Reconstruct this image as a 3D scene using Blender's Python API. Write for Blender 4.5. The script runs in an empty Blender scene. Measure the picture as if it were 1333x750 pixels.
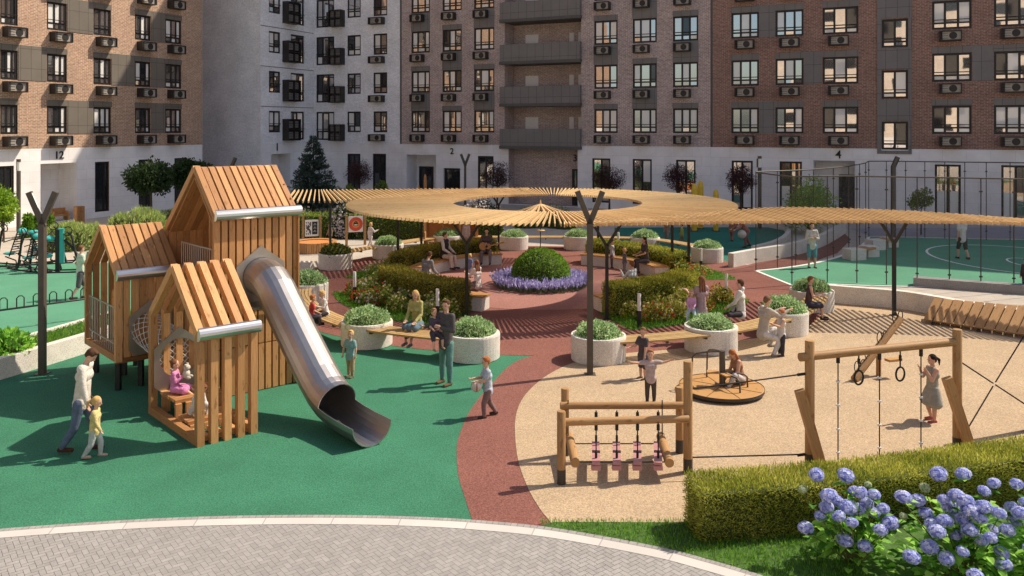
import bpy, math, random
from mathutils import Vector, Matrix
R = math.radians
rng = random.Random(11)
C = bpy.context.scene.collection
V = Vector
# ---- camera model (used only to read real ground positions off the survey of the picture)
F = 1080.0; HX = 666.5; HY = 166.0; CH = 5.5
def G(px, py, z=0.0):
    Y = F*(CH-z)/(py-HY); return V(((px-HX)*Y/F, Y, z))
def W(px, py, Y):
    return V(((px-HX)*Y/F, Y, CH-(py-HY)*Y/F))

# ------------------------------------------------------------------ materials
def new_mat(name):
    m = bpy.data.materials.new(name); m.use_nodes = True
    nt = m.node_tree; b = nt.nodes['Principled BSDF']
    return m, nt, b
def node(nt, t, **kw):
    n = nt.nodes.new(t)
    for k, v in kw.items():
        if k in n.inputs.keys(): n.inputs[k].default_value = v
        else: setattr(n, k, v)
    return n
def c4(c): return (c[0], c[1], c[2], 1.0)
def mixc(nt, fac, a, b, mode='MIX'):
    n = nt.nodes.new('ShaderNodeMix'); n.data_type = 'RGBA'; n.blend_type = mode
    for i, x in ((0, fac), (6, a), (7, b)):
        if hasattr(x, 'is_linked') or hasattr(x, 'links'): nt.links.new(x, n.inputs[i])
        elif i == 0: n.inputs[0].default_value = x
        else: n.inputs[i].default_value = c4(x)
    return n.outputs[2]
def mapped(nt, coord='Object', scale=(1, 1, 1), rot=(0, 0, 0)):
    tc = nt.nodes.new('ShaderNodeTexCoord'); mp = nt.nodes.new('ShaderNodeMapping')
    mp.inputs['Scale'].default_value = scale; mp.inputs['Rotation'].default_value = rot
    nt.links.new(tc.outputs[coord], mp.inputs['Vector']); return mp.outputs['Vector']
def ntex(nt, vec, scale, detail=4, rough=.6):
    n = node(nt, 'ShaderNodeTexNoise', Scale=scale, Detail=detail, Roughness=rough)
    nt.links.new(vec, n.inputs['Vector']); return n.outputs['Fac']
def ramp(nt, fac, stops):
    n = nt.nodes.new('ShaderNodeValToRGB'); e = n.color_ramp.elements
    while len(e) < len(stops): e.new(.5)
    for i, (p, c) in enumerate(stops):
        e[i].position = p; e[i].color = c4(c)
    nt.links.new(fac, n.inputs[0]); return n.outputs[0]
def rndattr(nt):
    a = nt.nodes.new('ShaderNodeAttribute'); a.attribute_name = 'rnd'; return a.outputs['Fac']
def bump(nt, b, h, strength, dist=.01):
    n = node(nt, 'ShaderNodeBump', Strength=strength, Distance=dist)
    nt.links.new(h, n.inputs['Height']); nt.links.new(n.outputs[0], b.inputs['Normal'])
def mat(name, col, rough=.7, var=.12, scale=6, metal=0, bmp=0, bscale=60, rnd=0, spec=.4, coord='Object'):
    m, nt, b = new_mat(name)
    b.inputs['Roughness'].default_value = rough; b.inputs['Metallic'].default_value = metal
    b.inputs['Specular IOR Level'].default_value = spec
    vec = mapped(nt, coord)
    f = ntex(nt, vec, scale)
    lo = [max(0, x*(1-var)) for x in col]; hi = [min(1, x*(1+var)) for x in col]
    cc = ramp(nt, f, [(.3, lo), (.7, hi)])
    if rnd:
        r = ramp(nt, rndattr(nt), [(0, [1-rnd]*3), (1, [1+rnd*.0+.0]*3)])
        cc = mixc(nt, 1.0, cc, r, 'MULTIPLY')
    nt.links.new(cc, b.inputs['Base Color'])
    if bmp: bump(nt, b, ntex(nt, vec, bscale, 3), bmp, .02)
    return m
def rubber(name, col, speck=.25, big=.08):
    m, nt, b = new_mat(name); b.inputs['Roughness'].default_value = .9
    b.inputs['Specular IOR Level'].default_value = .15
    vec = mapped(nt)
    g = ntex(nt, vec, 42, 3, .8); l = ntex(nt, vec, .7, 4)
    lo = [x*(1-speck) for x in col]; hi = [min(1, x*(1+speck)) for x in col]
    cc = ramp(nt, g, [(.36, lo), (.64, hi)])
    cc = mixc(nt, 1.0, cc, ramp(nt, l, [(.3, [1-big]*3), (.7, [1+big]*3)]), 'MULTIPLY')
    nt.links.new(cc, b.inputs['Base Color']); bump(nt, b, g, .5, .01)
    return m
def wood(name, a, bcol, rnd=.35, rough=.6, gs=(1.6, 30, 1)):
    m, nt, b = new_mat(name); b.inputs['Roughness'].default_value = rough
    b.inputs['Specular IOR Level'].default_value = .3
    vec = mapped(nt, 'UV', gs)
    f = ntex(nt, vec, 1.5, 5, .65)
    cc = ramp(nt, f, [(.3, bcol), (.65, a)])
    kn = ntex(nt, mapped(nt, 'UV', (3, 9, 1)), 1.3, 2)
    cc = mixc(nt, 1.0, cc, ramp(nt, kn, [(.30, (.62, .55, .5)), (.40, (1, 1, 1))]), 'MULTIPLY')
    cc = mixc(nt, 1.0, cc, ramp(nt, rndattr(nt), [(0, (1-rnd, 1-rnd*1.1, 1-rnd*1.2)), (1, (1, 1, 1))]), 'MULTIPLY')
    nt.links.new(cc, b.inputs['Base Color']); bump(nt, b, f, .25, .004)
    return m
def leafmat(name, cols, rough=.55, trans=.42, gain=1.55):
    cols = [[min(.9, x*gain) for x in c] for c in cols]
    m, nt, b = new_mat(name)
    b.inputs['Roughness'].default_value = rough; b.inputs['Specular IOR Level'].default_value = .25
    n = len(cols)
    cc = ramp(nt, rndattr(nt), [(i/(n-1) if n > 1 else 0, c) for i, c in enumerate(cols)])
    nt.links.new(cc, b.inputs['Base Color'])
    tr = nt.nodes.new('ShaderNodeBsdfTranslucent'); nt.links.new(cc, tr.inputs[0])
    mx = nt.nodes.new('ShaderNodeMixShader'); mx.inputs[0].default_value = trans
    nt.links.new(b.outputs[0], mx.inputs[1]); nt.links.new(tr.outputs[0], mx.inputs[2])
    nt.links.new(mx.outputs[0], nt.nodes['Material Output'].inputs[0])
    return m
def brickmat(name, c1, c2, mortar, w=.27, h=.085, sv=.22):
    m, nt, b = new_mat(name); b.inputs['Roughness'].default_value = .85
    b.inputs['Specular IOR Level'].default_value = .2
    vec = mapped(nt, 'UV')
    t = node(nt, 'ShaderNodeTexBrick', Scale=1.0)
    t.inputs['Color1'].default_value = c4(c1); t.inputs['Color2'].default_value = c4(c2)
    t.inputs['Mortar'].default_value = c4(mortar); t.inputs['Mortar Size'].default_value = .014
    t.inputs['Brick Width'].default_value = w; t.inputs['Row Height'].default_value = h; t.inputs['Bias'].default_value = 0
    nt.links.new(vec, t.inputs['Vector'])
    l = ntex(nt, vec, .6, 5)
    sp = ntex(nt, vec, 7, 3)
    cc = mixc(nt, 1.0, t.outputs['Color'], ramp(nt, l, [(.3, (.84,)*3), (.7, (1.1,)*3)]), 'MULTIPLY')
    cc = mixc(nt, 1.0, cc, ramp(nt, sp, [(.35, (1-sv,)*3), (.65, (1+sv*.8,)*3)]), 'MULTIPLY')
    nt.links.new(cc, b.inputs['Base Color']); bump(nt, b, t.outputs['Fac'], -.4, .01)
    return m
def panelmat(name, col, w, h, joint=.012, jc=.55, rough=.6, var=.07, offset=.5):
    m, nt, b = new_mat(name); b.inputs['Roughness'].default_value = rough
    b.inputs['Specular IOR Level'].default_value = .3
    vec = mapped(nt, 'UV')
    t = node(nt, 'ShaderNodeTexBrick', Scale=1.0); t.offset = offset
    t.inputs['Color1'].default_value = c4([x*(1-var) for x in col]); t.inputs['Color2'].default_value = c4(col)
    t.inputs['Mortar'].default_value = c4([x*jc for x in col]); t.inputs['Mortar Size'].default_value = joint
    t.inputs['Brick Width'].default_value = w; t.inputs['Row Height'].default_value = h
    nt.links.new(vec, t.inputs['Vector'])
    l = ntex(nt, vec, .9, 6)
    cc = mixc(nt, 1.0, t.outputs['Color'], ramp(nt, l, [(.3, (.9,)*3), (.7, (1.06,)*3)]), 'MULTIPLY')
    nt.links.new(cc, b.inputs['Base Color'])
    return m

M = {}
M['paving'] = panelmat('paving', (.50, .44, .37), .6, .3, .008, .7)
M['green'] = rubber('green_rubber', (.042, .165, .095), .36, .13)
M['court'] = rubber('court_green', (.095, .27, .17), .14)
M['court_dark'] = rubber('court_teal', (.03, .16, .12), .12)  # darker copy of the court green, with building shade put into its colour
M['red'] = rubber('red_rubber', (.205, .086, .068), .44)
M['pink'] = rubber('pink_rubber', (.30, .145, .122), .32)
M['sand'] = rubber('sand_rubber', (.40, .295, .19), .38)
M['lawn'] = mat('lawn', (.055, .12, .018), .9, .4, 9, bmp=.6, bscale=120)
M['paver'] = mat('paver', (.315, .295, .28), .8, .1, 7, bmp=.2, rnd=.16)
M['joint'] = mat('paver_joint', (.10, .088, .08), .9)
M['kerb'] = panelmat('white_kerb', (.55, .515, .48), .95, .6, .009, .62, .8, .10, 0)
M['line'] = mat('white_line', (.75, .75, .72), .7, .05)
M['violet'] = panelmat('shaded_path', (.34, .33, .36), .5, .25, .008, .75)  # paved path with the violet-grey of shade put into its colour
def terrazzo(name, base, speck, n=.58):
    m, nt, b = new_mat(name); b.inputs['Roughness'].default_value = .75
    vec = mapped(nt)
    g = ntex(nt, vec, 55, 2, .7)
    cc = ramp(nt, g, [(.40, speck), (.47, base), (.62, base), (.70, [min(1, x*1.15) for x in base])])
    l = ntex(nt, vec, 2.2, 5)
    cc = mixc(nt, 1.0, cc, ramp(nt, l, [(.3, (.86,)*3), (.7, (1.05,)*3)]), 'MULTIPLY')
    nt.links.new(cc, b.inputs['Base Color']); bump(nt, b, g, .2, .006); return m
M['concrete'] = terrazzo('white_concrete', (.70, .655, .59), (.42, .38, .34))
M['graycon'] = terrazzo('grey_concrete', (.26, .25, .25), (.12, .12, .12))
M['larch'] = wood('larch', (.69, .37, .155), (.50, .24, .09), .45)
M['pine'] = wood('pergola_pine', (.76, .54, .28), (.62, .42, .20), .22)
M['seat'] = wood('seat_slats', (.55, .38, .17), (.38, .24, .10), .25)
M['log'] = wood('round_log', (.46, .27, .115), (.33, .175, .07), .2)
M['ply'] = wood('plywood', (.50, .28, .10), (.42, .22, .08), .1)
M['lounge'] = wood('lounger_slats', (.45, .26, .11), (.33, .18, .07), .25)
M['pinkplank'] = mat('pink_plank', (.42, .20, .20), .6, .12)
M['steel'] = mat('steel', (.62, .60, .58), .28, .06, 3, metal=1)
M['slide'] = mat('slide_steel', (.47, .44, .42), .40, .12, 1.5, metal=1)
M['plate'] = mat('steel_plate', (.42, .38, .34), .38, .08, 3, metal=.9)
M['dark'] = mat('dark_bronze', (.045, .036, .030), .5, .15)
M['lampm'] = mat('lamp_post', (.075, .060, .048), .5, .12)
M['black'] = mat('black_metal', (.016, .015, .015), .5, .15)
M['teal'] = mat('teal_paint', (.05, .40, .38), .45, .08)
M['rope'] = mat('dark_rope', (.02, .018, .016), .8)
M['net'] = mat('pale_net_rope', (.55, .52, .46), .8)
M['lens'] = mat('lamp_lens', (.70, .68, .64), .3, .03)
M['wire'] = mat('railing_wire', (.38, .34, .30), .5, .05, metal=.6)
M['plinth'] = panelmat('plinth_tile', (.84, .80, .785), 1.2, .6, .010, .80)
M['whitewall'] = panelmat('white_clinker', (.60, .57, .58), .27, .085, .014, .62, .85, .22)
M['whitebrick'] = brickmat('pale_brick', (.89, .86, .87), (.79, .765, .78), (.70, .68, .69), sv=.12)
M['tanbrick'] = brickmat('tan_brick', (.42, .235, .145), (.32, .165, .10), (.55, .44, .34))
M['greybrick'] = brickmat('grey_brown_brick', (.43, .30, .265), (.31, .21, .19), (.60, .52, .48))
M['brownbrick'] = brickmat('brown_brick', (.285, .14, .10), (.215, .10, .074), (.38, .28, .23))
M['clad'] = panelmat('dark_cladding', (.19, .172, .163), 1.1, .62, .014, .45, .5, .05, 0)
M['cladtan'] = panelmat('taupe_cladding', (.17, .145, .12), 1.1, .62, .014, .45, .5, .05, 0)
M['creambrick'] = brickmat('cream_brick', (.78, .67, .56), (.68, .55, .44), (.74, .66, .58))
M['frame'] = mat('window_frame', (.014, .011, .010), .45, .1)
M['acbox'] = mat('conditioner_basket', (.022, .018, .016), .5, .1)
M['acunit'] = mat('conditioner_unit', (.36, .32, .27), .5, .05)
M['doorw'] = mat('white_door', (.70, .66, .64), .5, .05)
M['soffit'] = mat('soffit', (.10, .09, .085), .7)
M['ink'] = mat('number_paint', (.02, .02, .02), .6)
m, nt, b = new_mat('window_glass')
b.inputs['Base Color'].default_value = (.60, .57, .54, 1); b.inputs['Metallic'].default_value = .92; b.inputs['Roughness'].default_value = .02
bump(nt, b, ntex(nt, mapped(nt), .6, 2), .03, .05); M['glass'] = m
m, nt, b = new_mat('dark_glass')
b.inputs['Base Color'].default_value = (.02, .022, .025, 1); b.inputs['Roughness'].default_value = .04; b.inputs['Specular IOR Level'].default_value = .9
M['darkglass'] = m
m, nt, b = new_mat('curtained_glass')
b.inputs['Base Color'].default_value = (.62, .58, .53, 1); b.inputs['Roughness'].default_value = .5; b.inputs['Coat Weight'].default_value = 1.0; b.inputs['Coat Roughness'].default_value = .02; b.inputs['Coat IOR'].default_value = 1.9
w_ = nt.nodes.new('ShaderNodeTexWave'); w_.inputs['Scale'].default_value = 9; w_.inputs['Distortion'].default_value = 1.5; nt.links.new(mapped(nt, 'UV'), w_.inputs['Vector'])
nt.links.new(ramp(nt, w_.outputs['Fac'], [(0, (.66, .62, .57)), (1, (.86, .83, .79))]), b.inputs['Base Color']); M['curtain'] = m
# fine see-through sports netting
m, nt, b = new_mat('sports_netting')
b.inputs['Base Color'].default_value = (.06, .055, .05, 1)
tr = nt.nodes.new('ShaderNodeBsdfTransparent'); mx = nt.nodes.new('ShaderNodeMixShader'); mx.inputs[0].default_value = .13
nt.links.new(tr.outputs[0], mx.inputs[1]); nt.links.new(b.outputs[0], mx.inputs[2]); nt.links.new(mx.outputs[0], nt.nodes['Material Output'].inputs[0])
M['netting'] = m
M['orangeglow'] = mat('orange_panel', (.62, .24, .07), .5, .1)
M['hedge_y'] = leafmat('hedge_leaf_gold', [(.055, .08, .008), (.14, .155, .018), (.23, .23, .035), (.33, .31, .07)], gain=2.05)
M['hedge_g'] = leafmat('hedge_leaf_green', [(.035, .06, .01), (.07, .10, .016), (.15, .18, .03)], trans=.5, gain=2.7)
M['hedge_o'] = leafmat('hedge_leaf_olive', [(.05, .055, .008), (.11, .10, .016), (.20, .175, .03)], gain=2.4)
M['topiary'] = leafmat('topiary_leaf', [(.035, .08, .006), (.075, .15, .012), (.14, .23, .03)], gain=2.1)
M['mound'] = leafmat('mound_leaf', [(.06, .12, .04), (.13, .21, .085), (.25, .33, .17), (.34, .42, .24)], gain=2.0)
M['dkmound'] = leafmat('dark_mound_leaf', [(.03, .05, .012), (.08, .10, .02), (.15, .15, .035)])
M['lav'] = leafmat('lavender_spike', [(.30, .27, .55), (.46, .43, .72), (.60, .57, .82)], .6, .3, 1.0)
M['lavleaf'] = leafmat('lavender_leaf', [(.06, .09, .05), (.12, .15, .09)])
M['darkleaf'] = leafmat('dark_leaf', [(.010, .020, .008), (.022, .042, .014), (.04, .07, .02)], gain=1.6)
M['purple'] = leafmat('purple_leaf', [(.022, .010, .012), (.055, .024, .026), (.11, .055, .045)], gain=1.5)
M['fir'] = leafmat('fir_needle', [(.018, .035, .026), (.04, .065, .048), (.07, .10, .075)])
M['limeleaf'] = leafmat('lime_leaf', [(.06, .13, .008), (.15, .25, .018), (.28, .38, .04)])
M['grassy'] = leafmat('ornamental_grass', [(.09, .14, .03), (.20, .26, .07), (.34, .37, .14)], gain=1.9)
M['blade'] = leafmat('grass_blade', [(.022, .065, .006), (.055, .13, .012), (.10, .18, .02)], trans=.5, gain=2.5)
M['hydleaf'] = leafmat('hydrangea_leaf', [(.02, .065, .008), (.06, .15, .018), (.13, .25, .035), (.22, .34, .07)], trans=.5, gain=2.7)
M['hydflower'] = leafmat('hydrangea_floret', [(.25, .29, .70), (.42, .47, .85), (.60, .64, .91), (.78, .80, .95)], .6, .35, 1.0)
M['budflower'] = leafmat('hydrangea_bud', [(.30, .42, .16), (.50, .58, .32), (.68, .70, .52)], .6, .3, 1.0)
M['whiteflower'] = leafmat('white_floret', [(.52, .44, .44), (.70, .60, .60), (.80, .74, .72)], .6, .3, 1.0)
M['roseflower'] = leafmat('rose_petal', [(.45, .02, .015), (.60, .05, .03), (.66, .12, .05)], .6, .2, 1.0)
M['yellowflower'] = leafmat('cream_petal', [(.60, .50, .18), (.72, .66, .36)], .6, .3, 1.0)
M['stem'] = mat('plant_stem', (.12, .13, .04), .7)
M['core'] = mat('shaded_twigs', (.045, .06, .012), .9, .3, 20)
M['bark'] = mat('bark', (.07, .045, .03), .9, .3, 14, bmp=.5, bscale=30)
M['soil'] = mat('soil', (.05, .035, .022), .95, .3, 20)
M['yellow'] = mat('yellow_paint', (.65, .42, .03), .5, .1)
M['signwhite'] = mat('sign_white', (.72, .68, .62), .5, .03)
M['signred'] = mat('sign_red', (.60, .07, .035), .5, .05)
M['skin'] = mat('skin', (.56, .325, .225), .55, .06, 8, spec=.3)
M['eye'] = mat('eye', (.02, .015, .012), .3)

# ------------------------------------------------------------------ mesh collector
class MB:
    def __init__(s): s.v = []; s.f = []; s.uv = []; s.r = []; s.m = []; s.sm = []
    def face(s, pts, uv=None, r=None, m=0, sm=False):
        i = len(s.v); s.v += [tuple(p) for p in pts]; s.f.append(tuple(range(i, i+len(pts))))
        s.uv.append(uv or [(0, 0)]*len(pts)); s.r.append(rng.random() if r is None else r); s.m.append(m); s.sm.append(sm)
    def beam(s, p0, p1, w, h, up=(0, 0, 1), r=None, m=0, side=None):
        p0 = V(p0); p1 = V(p1); d = p1-p0; L = d.length
        if L < 1e-6: return
        d /= L
        if side is None:
            up = V(up); x = d.cross(up)
            if x.length < 1e-4: x = d.cross(V((1, 0, 0)))
            x.normalize()
        else:
            x = V(side); x = (x-d*x.dot(d)).normalized()
        y = x.cross(d)
        r = rng.random() if r is None else r; o = rng.random()*20
        q = [(-1, -1), (1, -1), (1, 1), (-1, 1)]
        A = [p0+x*(a*w/2)+y*(b*h/2) for a, b in q]; B = [p+d*L for p in A]
        dims = [w, h, w, h]
        for k in range(4):
            k2 = (k+1) % 4
            s.face([A[k], A[k2], B[k2], B[k]], [(o, o+k*.3), (o, o+k*.3+dims[k]), (o+L, o+k*.3+dims[k]), (o+L, o+k*.3)], r, m)
        s.face(A[::-1], [(o, o)]*4 if False else [(o, o), (o+.03, o), (o+.03, o+.1), (o, o+.1)], r, m)
        s.face(B, [(o, o), (o+.03, o), (o+.03, o+.1), (o, o+.1)], r, m)
    def box(s, c, size, rot=0, r=None, m=0):
        c = V(c); a, b2, h = size
        d = V((math.cos(rot), math.sin(rot), 0))
        s.beam(c-d*a/2, c+d*a/2, b2, h, r=r, m=m)
    def tube(s, pts, rad, n=8, cap=True, r=None, m=0, sm=True, closed=False):
        pts = [V(p) for p in pts]; N = len(pts)
        if not hasattr(rad, '__len__'): rad = [rad]*N
        r = rng.random() if r is None else r; o = rng.random()*20
        rings = []; L = 0; ls = []; x = None
        for i in range(N):
            if closed: d = pts[(i+1) % N]-pts[i-1]
            else: d = pts[min(i+1, N-1)]-pts[max(i-1, 0)]
            d.normalize()
            if x is None:
                x = d.cross(V((0, 0, 1)))
                if x.length < 1e-3: x = d.cross(V((1, 0, 0)))
            x = (x-d*x.dot(d)).normalized(); y = d.cross(x)
            if i: L += (pts[i]-pts[i-1]).length
            ls.append(L)
            rings.append([pts[i]+(x*math.cos(2*math.pi*k/n)+y*math.sin(2*math.pi*k/n))*rad[i] for k in range(n)])
        base = len(s.v)
        for rg in rings: s.v += [tuple(p) for p in rg]
        for i in range(N if closed else N-1):
            j = (i+1) % N
            for k in range(n):
                k2 = (k+1) % n
                s.f.append((base+i*n+k, base+i*n+k2, base+j*n+k2, base+j*n+k))
                ua = ls[i]; ub = ls[j] if j else ls[i]+.1
                w = 2*math.pi*rad[i]/n
                s.uv.append([(o+ua, o+k*w), (o+ua, o+(k+1)*w), (o+ub, o+(k+1)*w), (o+ub, o+k*w)])
                s.r.append(r); s.m.append(m); s.sm.append(sm)
        if cap and not closed:
            s.face(rings[0][::-1], [(o, o)]*n, r, m); s.face(rings[-1], [(o, o)]*n, r, m)
    def lathe(s, prof, c=(0, 0, 0), n=32, r=None, m=0, sm=True, ms=None):
        c = V(c); r = rng.random() if r is None else r
        base = len(s.v)
        for (rad, z) in prof:
            for k in range(n):
                a = 2*math.pi*k/n; s.v.append((c.x+rad*math.cos(a), c.y+rad*math.sin(a), c.z+z))
        for i in range(len(prof)-1):
            for k in range(n):
                k2 = (k+1) % n
                s.f.append((base+i*n+k, base+i*n+k2, base+(i+1)*n+k2, base+(i+1)*n+k))
                s.uv.append([(k/n*6, i), (k/n*6+.2, i), (k/n*6+.2, i+1), (k/n*6, i+1)]); s.r.append(r); s.m.append(ms[i] if ms else m); s.sm.append(sm)
    def ell(s, c, rad, n=10, m=0, r=None):
        c = V(c); a, b2, h = rad; k2 = max(4, n//2+1)
        base = len(s.v); r = rng.random() if r is None else r
        s.v.append((c.x, c.y, c.z-h))
        for i in range(1, k2):
            t = math.pi*i/k2
            for k in range(n):
                p = 2*math.pi*k/n
                s.v.append((c.x+a*math.sin(t)*math.cos(p), c.y+b2*math.sin(t)*math.sin(p), c.z-h*math.cos(t)))
        top = len(s.v); s.v.append((c.x, c.y, c.z+h))
        def add(f): s.f.append(f); s.uv.append([(0, 0)]*len(f)); s.r.append(r); s.m.append(m); s.sm.append(True)
        for k in range(n):
            add((base, base+1+(k+1) % n, base+1+k)); add((top, top-n+k, top-n+(k+1) % n))
        for i in range(k2-2):
            for k in range(n):
                q = base+1+i*n
                add((q+k, q+(k+1) % n, q+n+(k+1) % n, q+n+k))
    def prism(s, poly, z0, z1, m=0, r=None, mtop=None, uvs=1.0):
        n = len(poly); r = rng.random() if r is None else r
        s.face([(p[0], p[1], z1) for p in poly], [(p[0]*uvs, p[1]*uvs) for p in poly], r, m if mtop is None else mtop)
        L = 0
        for i in range(n):
            a = poly[i]; b2 = poly[(i+1) % n]; d = math.hypot(a[0]-b2[0], a[1]-b2[1])
            s.face([(a[0], a[1], z0), (b2[0], b2[1], z0), (b2[0], b2[1], z1), (a[0], a[1], z1)], [(L, z0), (L+d, z0), (L+d, z1), (L, z1)], r, m); L += d
    def sheet(s, poly, z, m=0):
        s.face([(p[0], p[1], z) for p in poly], [(p[0], p[1]) for p in poly], .5, m)
    def leaf(s, p, d, L, w, r=None, m=0, up=None):
        d = V(d); 
        x = d.cross(V((rng.uniform(-1, 1), rng.uniform(-1, 1), rng.uniform(-1, 1))))
        if x.length < 1e-3: x = d.cross(V((1, 0, .3)))
        x.normalize(); p = V(p)
        s.face([p, p+d*L*.5+x*w*.5, p+d*L, p+d*L*.5-x*w*.5], None, r, m)
    def mesh(s, name, mats):
        me = bpy.data.meshes.new(name); me.from_pydata(s.v, [], s.f)
        uv = me.uv_layers.new(name='UVMap'); flat = []
        for u in s.uv:
            for q in u: flat += [q[0], q[1]]
        uv.data.foreach_set('uv', flat)
        at = me.attributes.new('rnd', 'FLOAT', 'FACE'); at.data.foreach_set('value', s.r)
        me.polygons.foreach_set('material_index', s.m); me.polygons.foreach_set('use_smooth', s.sm)
        for m in (mats if isinstance(mats, (list, tuple)) else [mats]): me.materials.append(m)
        me.update(); return me
    def build(s, name, mats, parent=None):
        return link(name, s.mesh(name, mats), parent)
def link(name, me, parent=None):
    o = bpy.data.objects.new(name, me); C.objects.link(o)
    if parent: o.parent = parent
    return o
def tag(o, label=None, cat=None, group=None, kind=None):
    if label: o['label'] = label
    if cat: o['category'] = cat
    if group: o['group'] = group
    if kind: o['kind'] = kind
    return o
def empty(name, loc=(0, 0, 0), rz=0, label=None, cat=None, group=None):
    o = bpy.data.objects.new(name, None); C.objects.link(o); o.location = loc; o.rotation_euler = (0, 0, rz)
    o.empty_display_size = .2
    return tag(o, label, cat, group)
def dup(root, loc, rz=0, label=None, sc=1):
    r = root.copy(); C.objects.link(r); r.location = loc; r.rotation_euler = (0, 0, rz); r.scale = (sc, sc, sc)
    if label: r['label'] = label
    for ch in list(root.children):
        c = ch.copy(); C.objects.link(c); c.parent = r
        for g in ch.children:
            d = g.copy(); C.objects.link(d); d.parent = c
    return r
def catmull(P, n=8):
    P = [V((p[0], p[1], p[2] if len(p) > 2 else 0)) for p in P]; out = []
    for i in range(len(P)-1):
        a = P[max(i-1, 0)]; b = P[i]; c = P[i+1]; d = P[min(i+2, len(P)-1)]
        for k in range(n):
            t = k/n
            out.append(.5*((2*b)+(c-a)*t+(2*a-5*b+4*c-d)*t*t+(3*b-a-3*c+d)*t**3))
    out.append(P[-1]); return out
def offs(path, d):                     # plan offset to the right of travel
    out = []
    for i, p in enumerate(path):
        t = path[min(i+1, len(path)-1)]-path[max(i-1, 0)]; t.z = 0; t.normalize()
        out.append(p+V((t.y, -t.x, 0))*d)
    return out
def ribbon(mb, path, d0, d1, z, m=0):
    a = offs(path, d0); b2 = offs(path, d1); L = 0
    for i in range(len(path)-1):
        l = (path[i+1]-path[i]).length
        mb.face([(a[i].x, a[i].y, z), (b2[i].x, b2[i].y, z), (b2[i+1].x, b2[i+1].y, z), (a[i+1].x, a[i+1].y, z)], [(L, 0), (L, abs(d1-d0)), (L+l, abs(d1-d0)), (L+l, 0)], .5, m); L += l
def wallstrip(mb, path, th, z0, z1, m=0):
    a = offs(path, 0); b2 = offs(path, th)
    mb.prism([(p.x, p.y) for p in a]+[(p.x, p.y) for p in b2[::-1]], z0, z1, m)
def rdir(zmin=-1):
    while True:
        d = V((rng.uniform(-1, 1), rng.uniform(-1, 1), rng.uniform(zmin, 1)))
        if .05 < d.length < 1: return d.normalized()
# ------------------------------------------------------------------ the ground
def sheet(name, poly, z, m, label=None):
    mb = MB(); mb.sheet(poly, z); o = mb.build(name, M[m]); return tag(o, label, None, None, 'structure')
PC = (1.0, 29.2)                                            # centre of the round plaza
def ring(r, a0, a1, n=40, c=PC):
    return [(c[0]+r*math.cos(R(a0+(a1-a0)*i/n)), c[1]+r*math.sin(R(a0+(a1-a0)*i/n))) for i in range(n+1)]
def P2(px, py, z=0): p = G(px, py, z); return (p.x, p.y)
sheet('ground', [(-400, -300), (400, -300), (400, 400), (-400, 400)], 0, 'paving', 'pale paved ground of the courtyard')
edge = catmull([G(*q) for q in ((-330, 712), (-60, 697), (0, 691.5), (100, 684), (200, 678), (300, 674.5), (400, 673.3), (485, 674), (550, 676), (620, 680), (719, 690), (850, 713.5), (920, 731), (1000, 755), (1090, 790), (1200, 850))], 6)
below = [(p.x, p.y) for p in edge]
# green rubber in front
gp = below+[(6, 9), (6, 21), (-2, 24), (-9.5, 24), (-10.2, 21.5), (-11.2, 18.05), (-12.6, 14)]
sheet('playground_green', gp, .004, 'green', 'green rubber playground floor')
sheet('court_left', [(-40, 14), (-12.9, 13.6), (-11.2, 17.6), (-10.3, 22.5), (-9.6, 28), (-10.6, 33.6), (-40, 33.6)], .006, 'court', 'green rubber floor of the exercise court')
# the red plaza, the red path to the foreground, the red way to the courts
sheet('plaza', ring(9.25, 0, 360, 72), .010, 'red', 'round red rubber plaza')
gb = catmull([G(*q) for q in ((750, 455), (678, 468), (640, 500), (612, 535), (597, 570), (594.5, 590), (597, 621), (606, 651), (616, 682), (622, 700))], 6)
sb = catmull([G(*q) for q in ((700, 704), (721, 690), (703, 664), (688, 638), (676, 606), (671, 575), (671, 545), (679, 522), (695, 503), (718, 486), (750, 472), (800, 462), (880, 455), (960, 444), (1040, 432), (1075, 405), (1095, 388))], 6)
sheet('red_path', [(p.x, p.y) for p in gb]+[(p.x, p.y) for p in sb], .008, 'red', 'red rubber path curving to the foreground')
sand = [(p.x, p.y) for p in sb]+[(10.6, 26.2), (22, 25), (26, 20), (24, 9), (3, 9.5), (1.2, 11)]
sheet('sand_floor', sand, .014, 'sand', 'sand coloured rubber playground floor')
sheet('red_way', [P2(*q) for q in ((880, 352), (935, 338), (960, 349), (1000, 338), (1060, 322), (1099, 304), (1108, 312), (1090, 330), (1050, 344), (984, 352.5), (1031, 373), (1085, 386), (1078, 402), (1000, 420), (930, 400))], .012, 'red', 'red rubber way between the courts')
sheet('red_walk', [P2(*q) for q in ((340, 330), (391, 372), (470, 352), (500, 345), (540, 338), (560, 400), (480, 420), (391, 425), (300, 380))], .0085, 'red', 'red rubber walk behind the slide tower')
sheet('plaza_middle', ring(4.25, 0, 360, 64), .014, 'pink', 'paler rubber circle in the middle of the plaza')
for n, (a0, a1) in enumerate(((-72, -24), (-166, -116), (106, 172), (6, 68))):
    sheet('verge', ring(7.15, a0, a1)+ring(4.9, a0, a1)[::-1], .018, 'lawn', 'grass strip under the plaza hedge')
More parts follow.
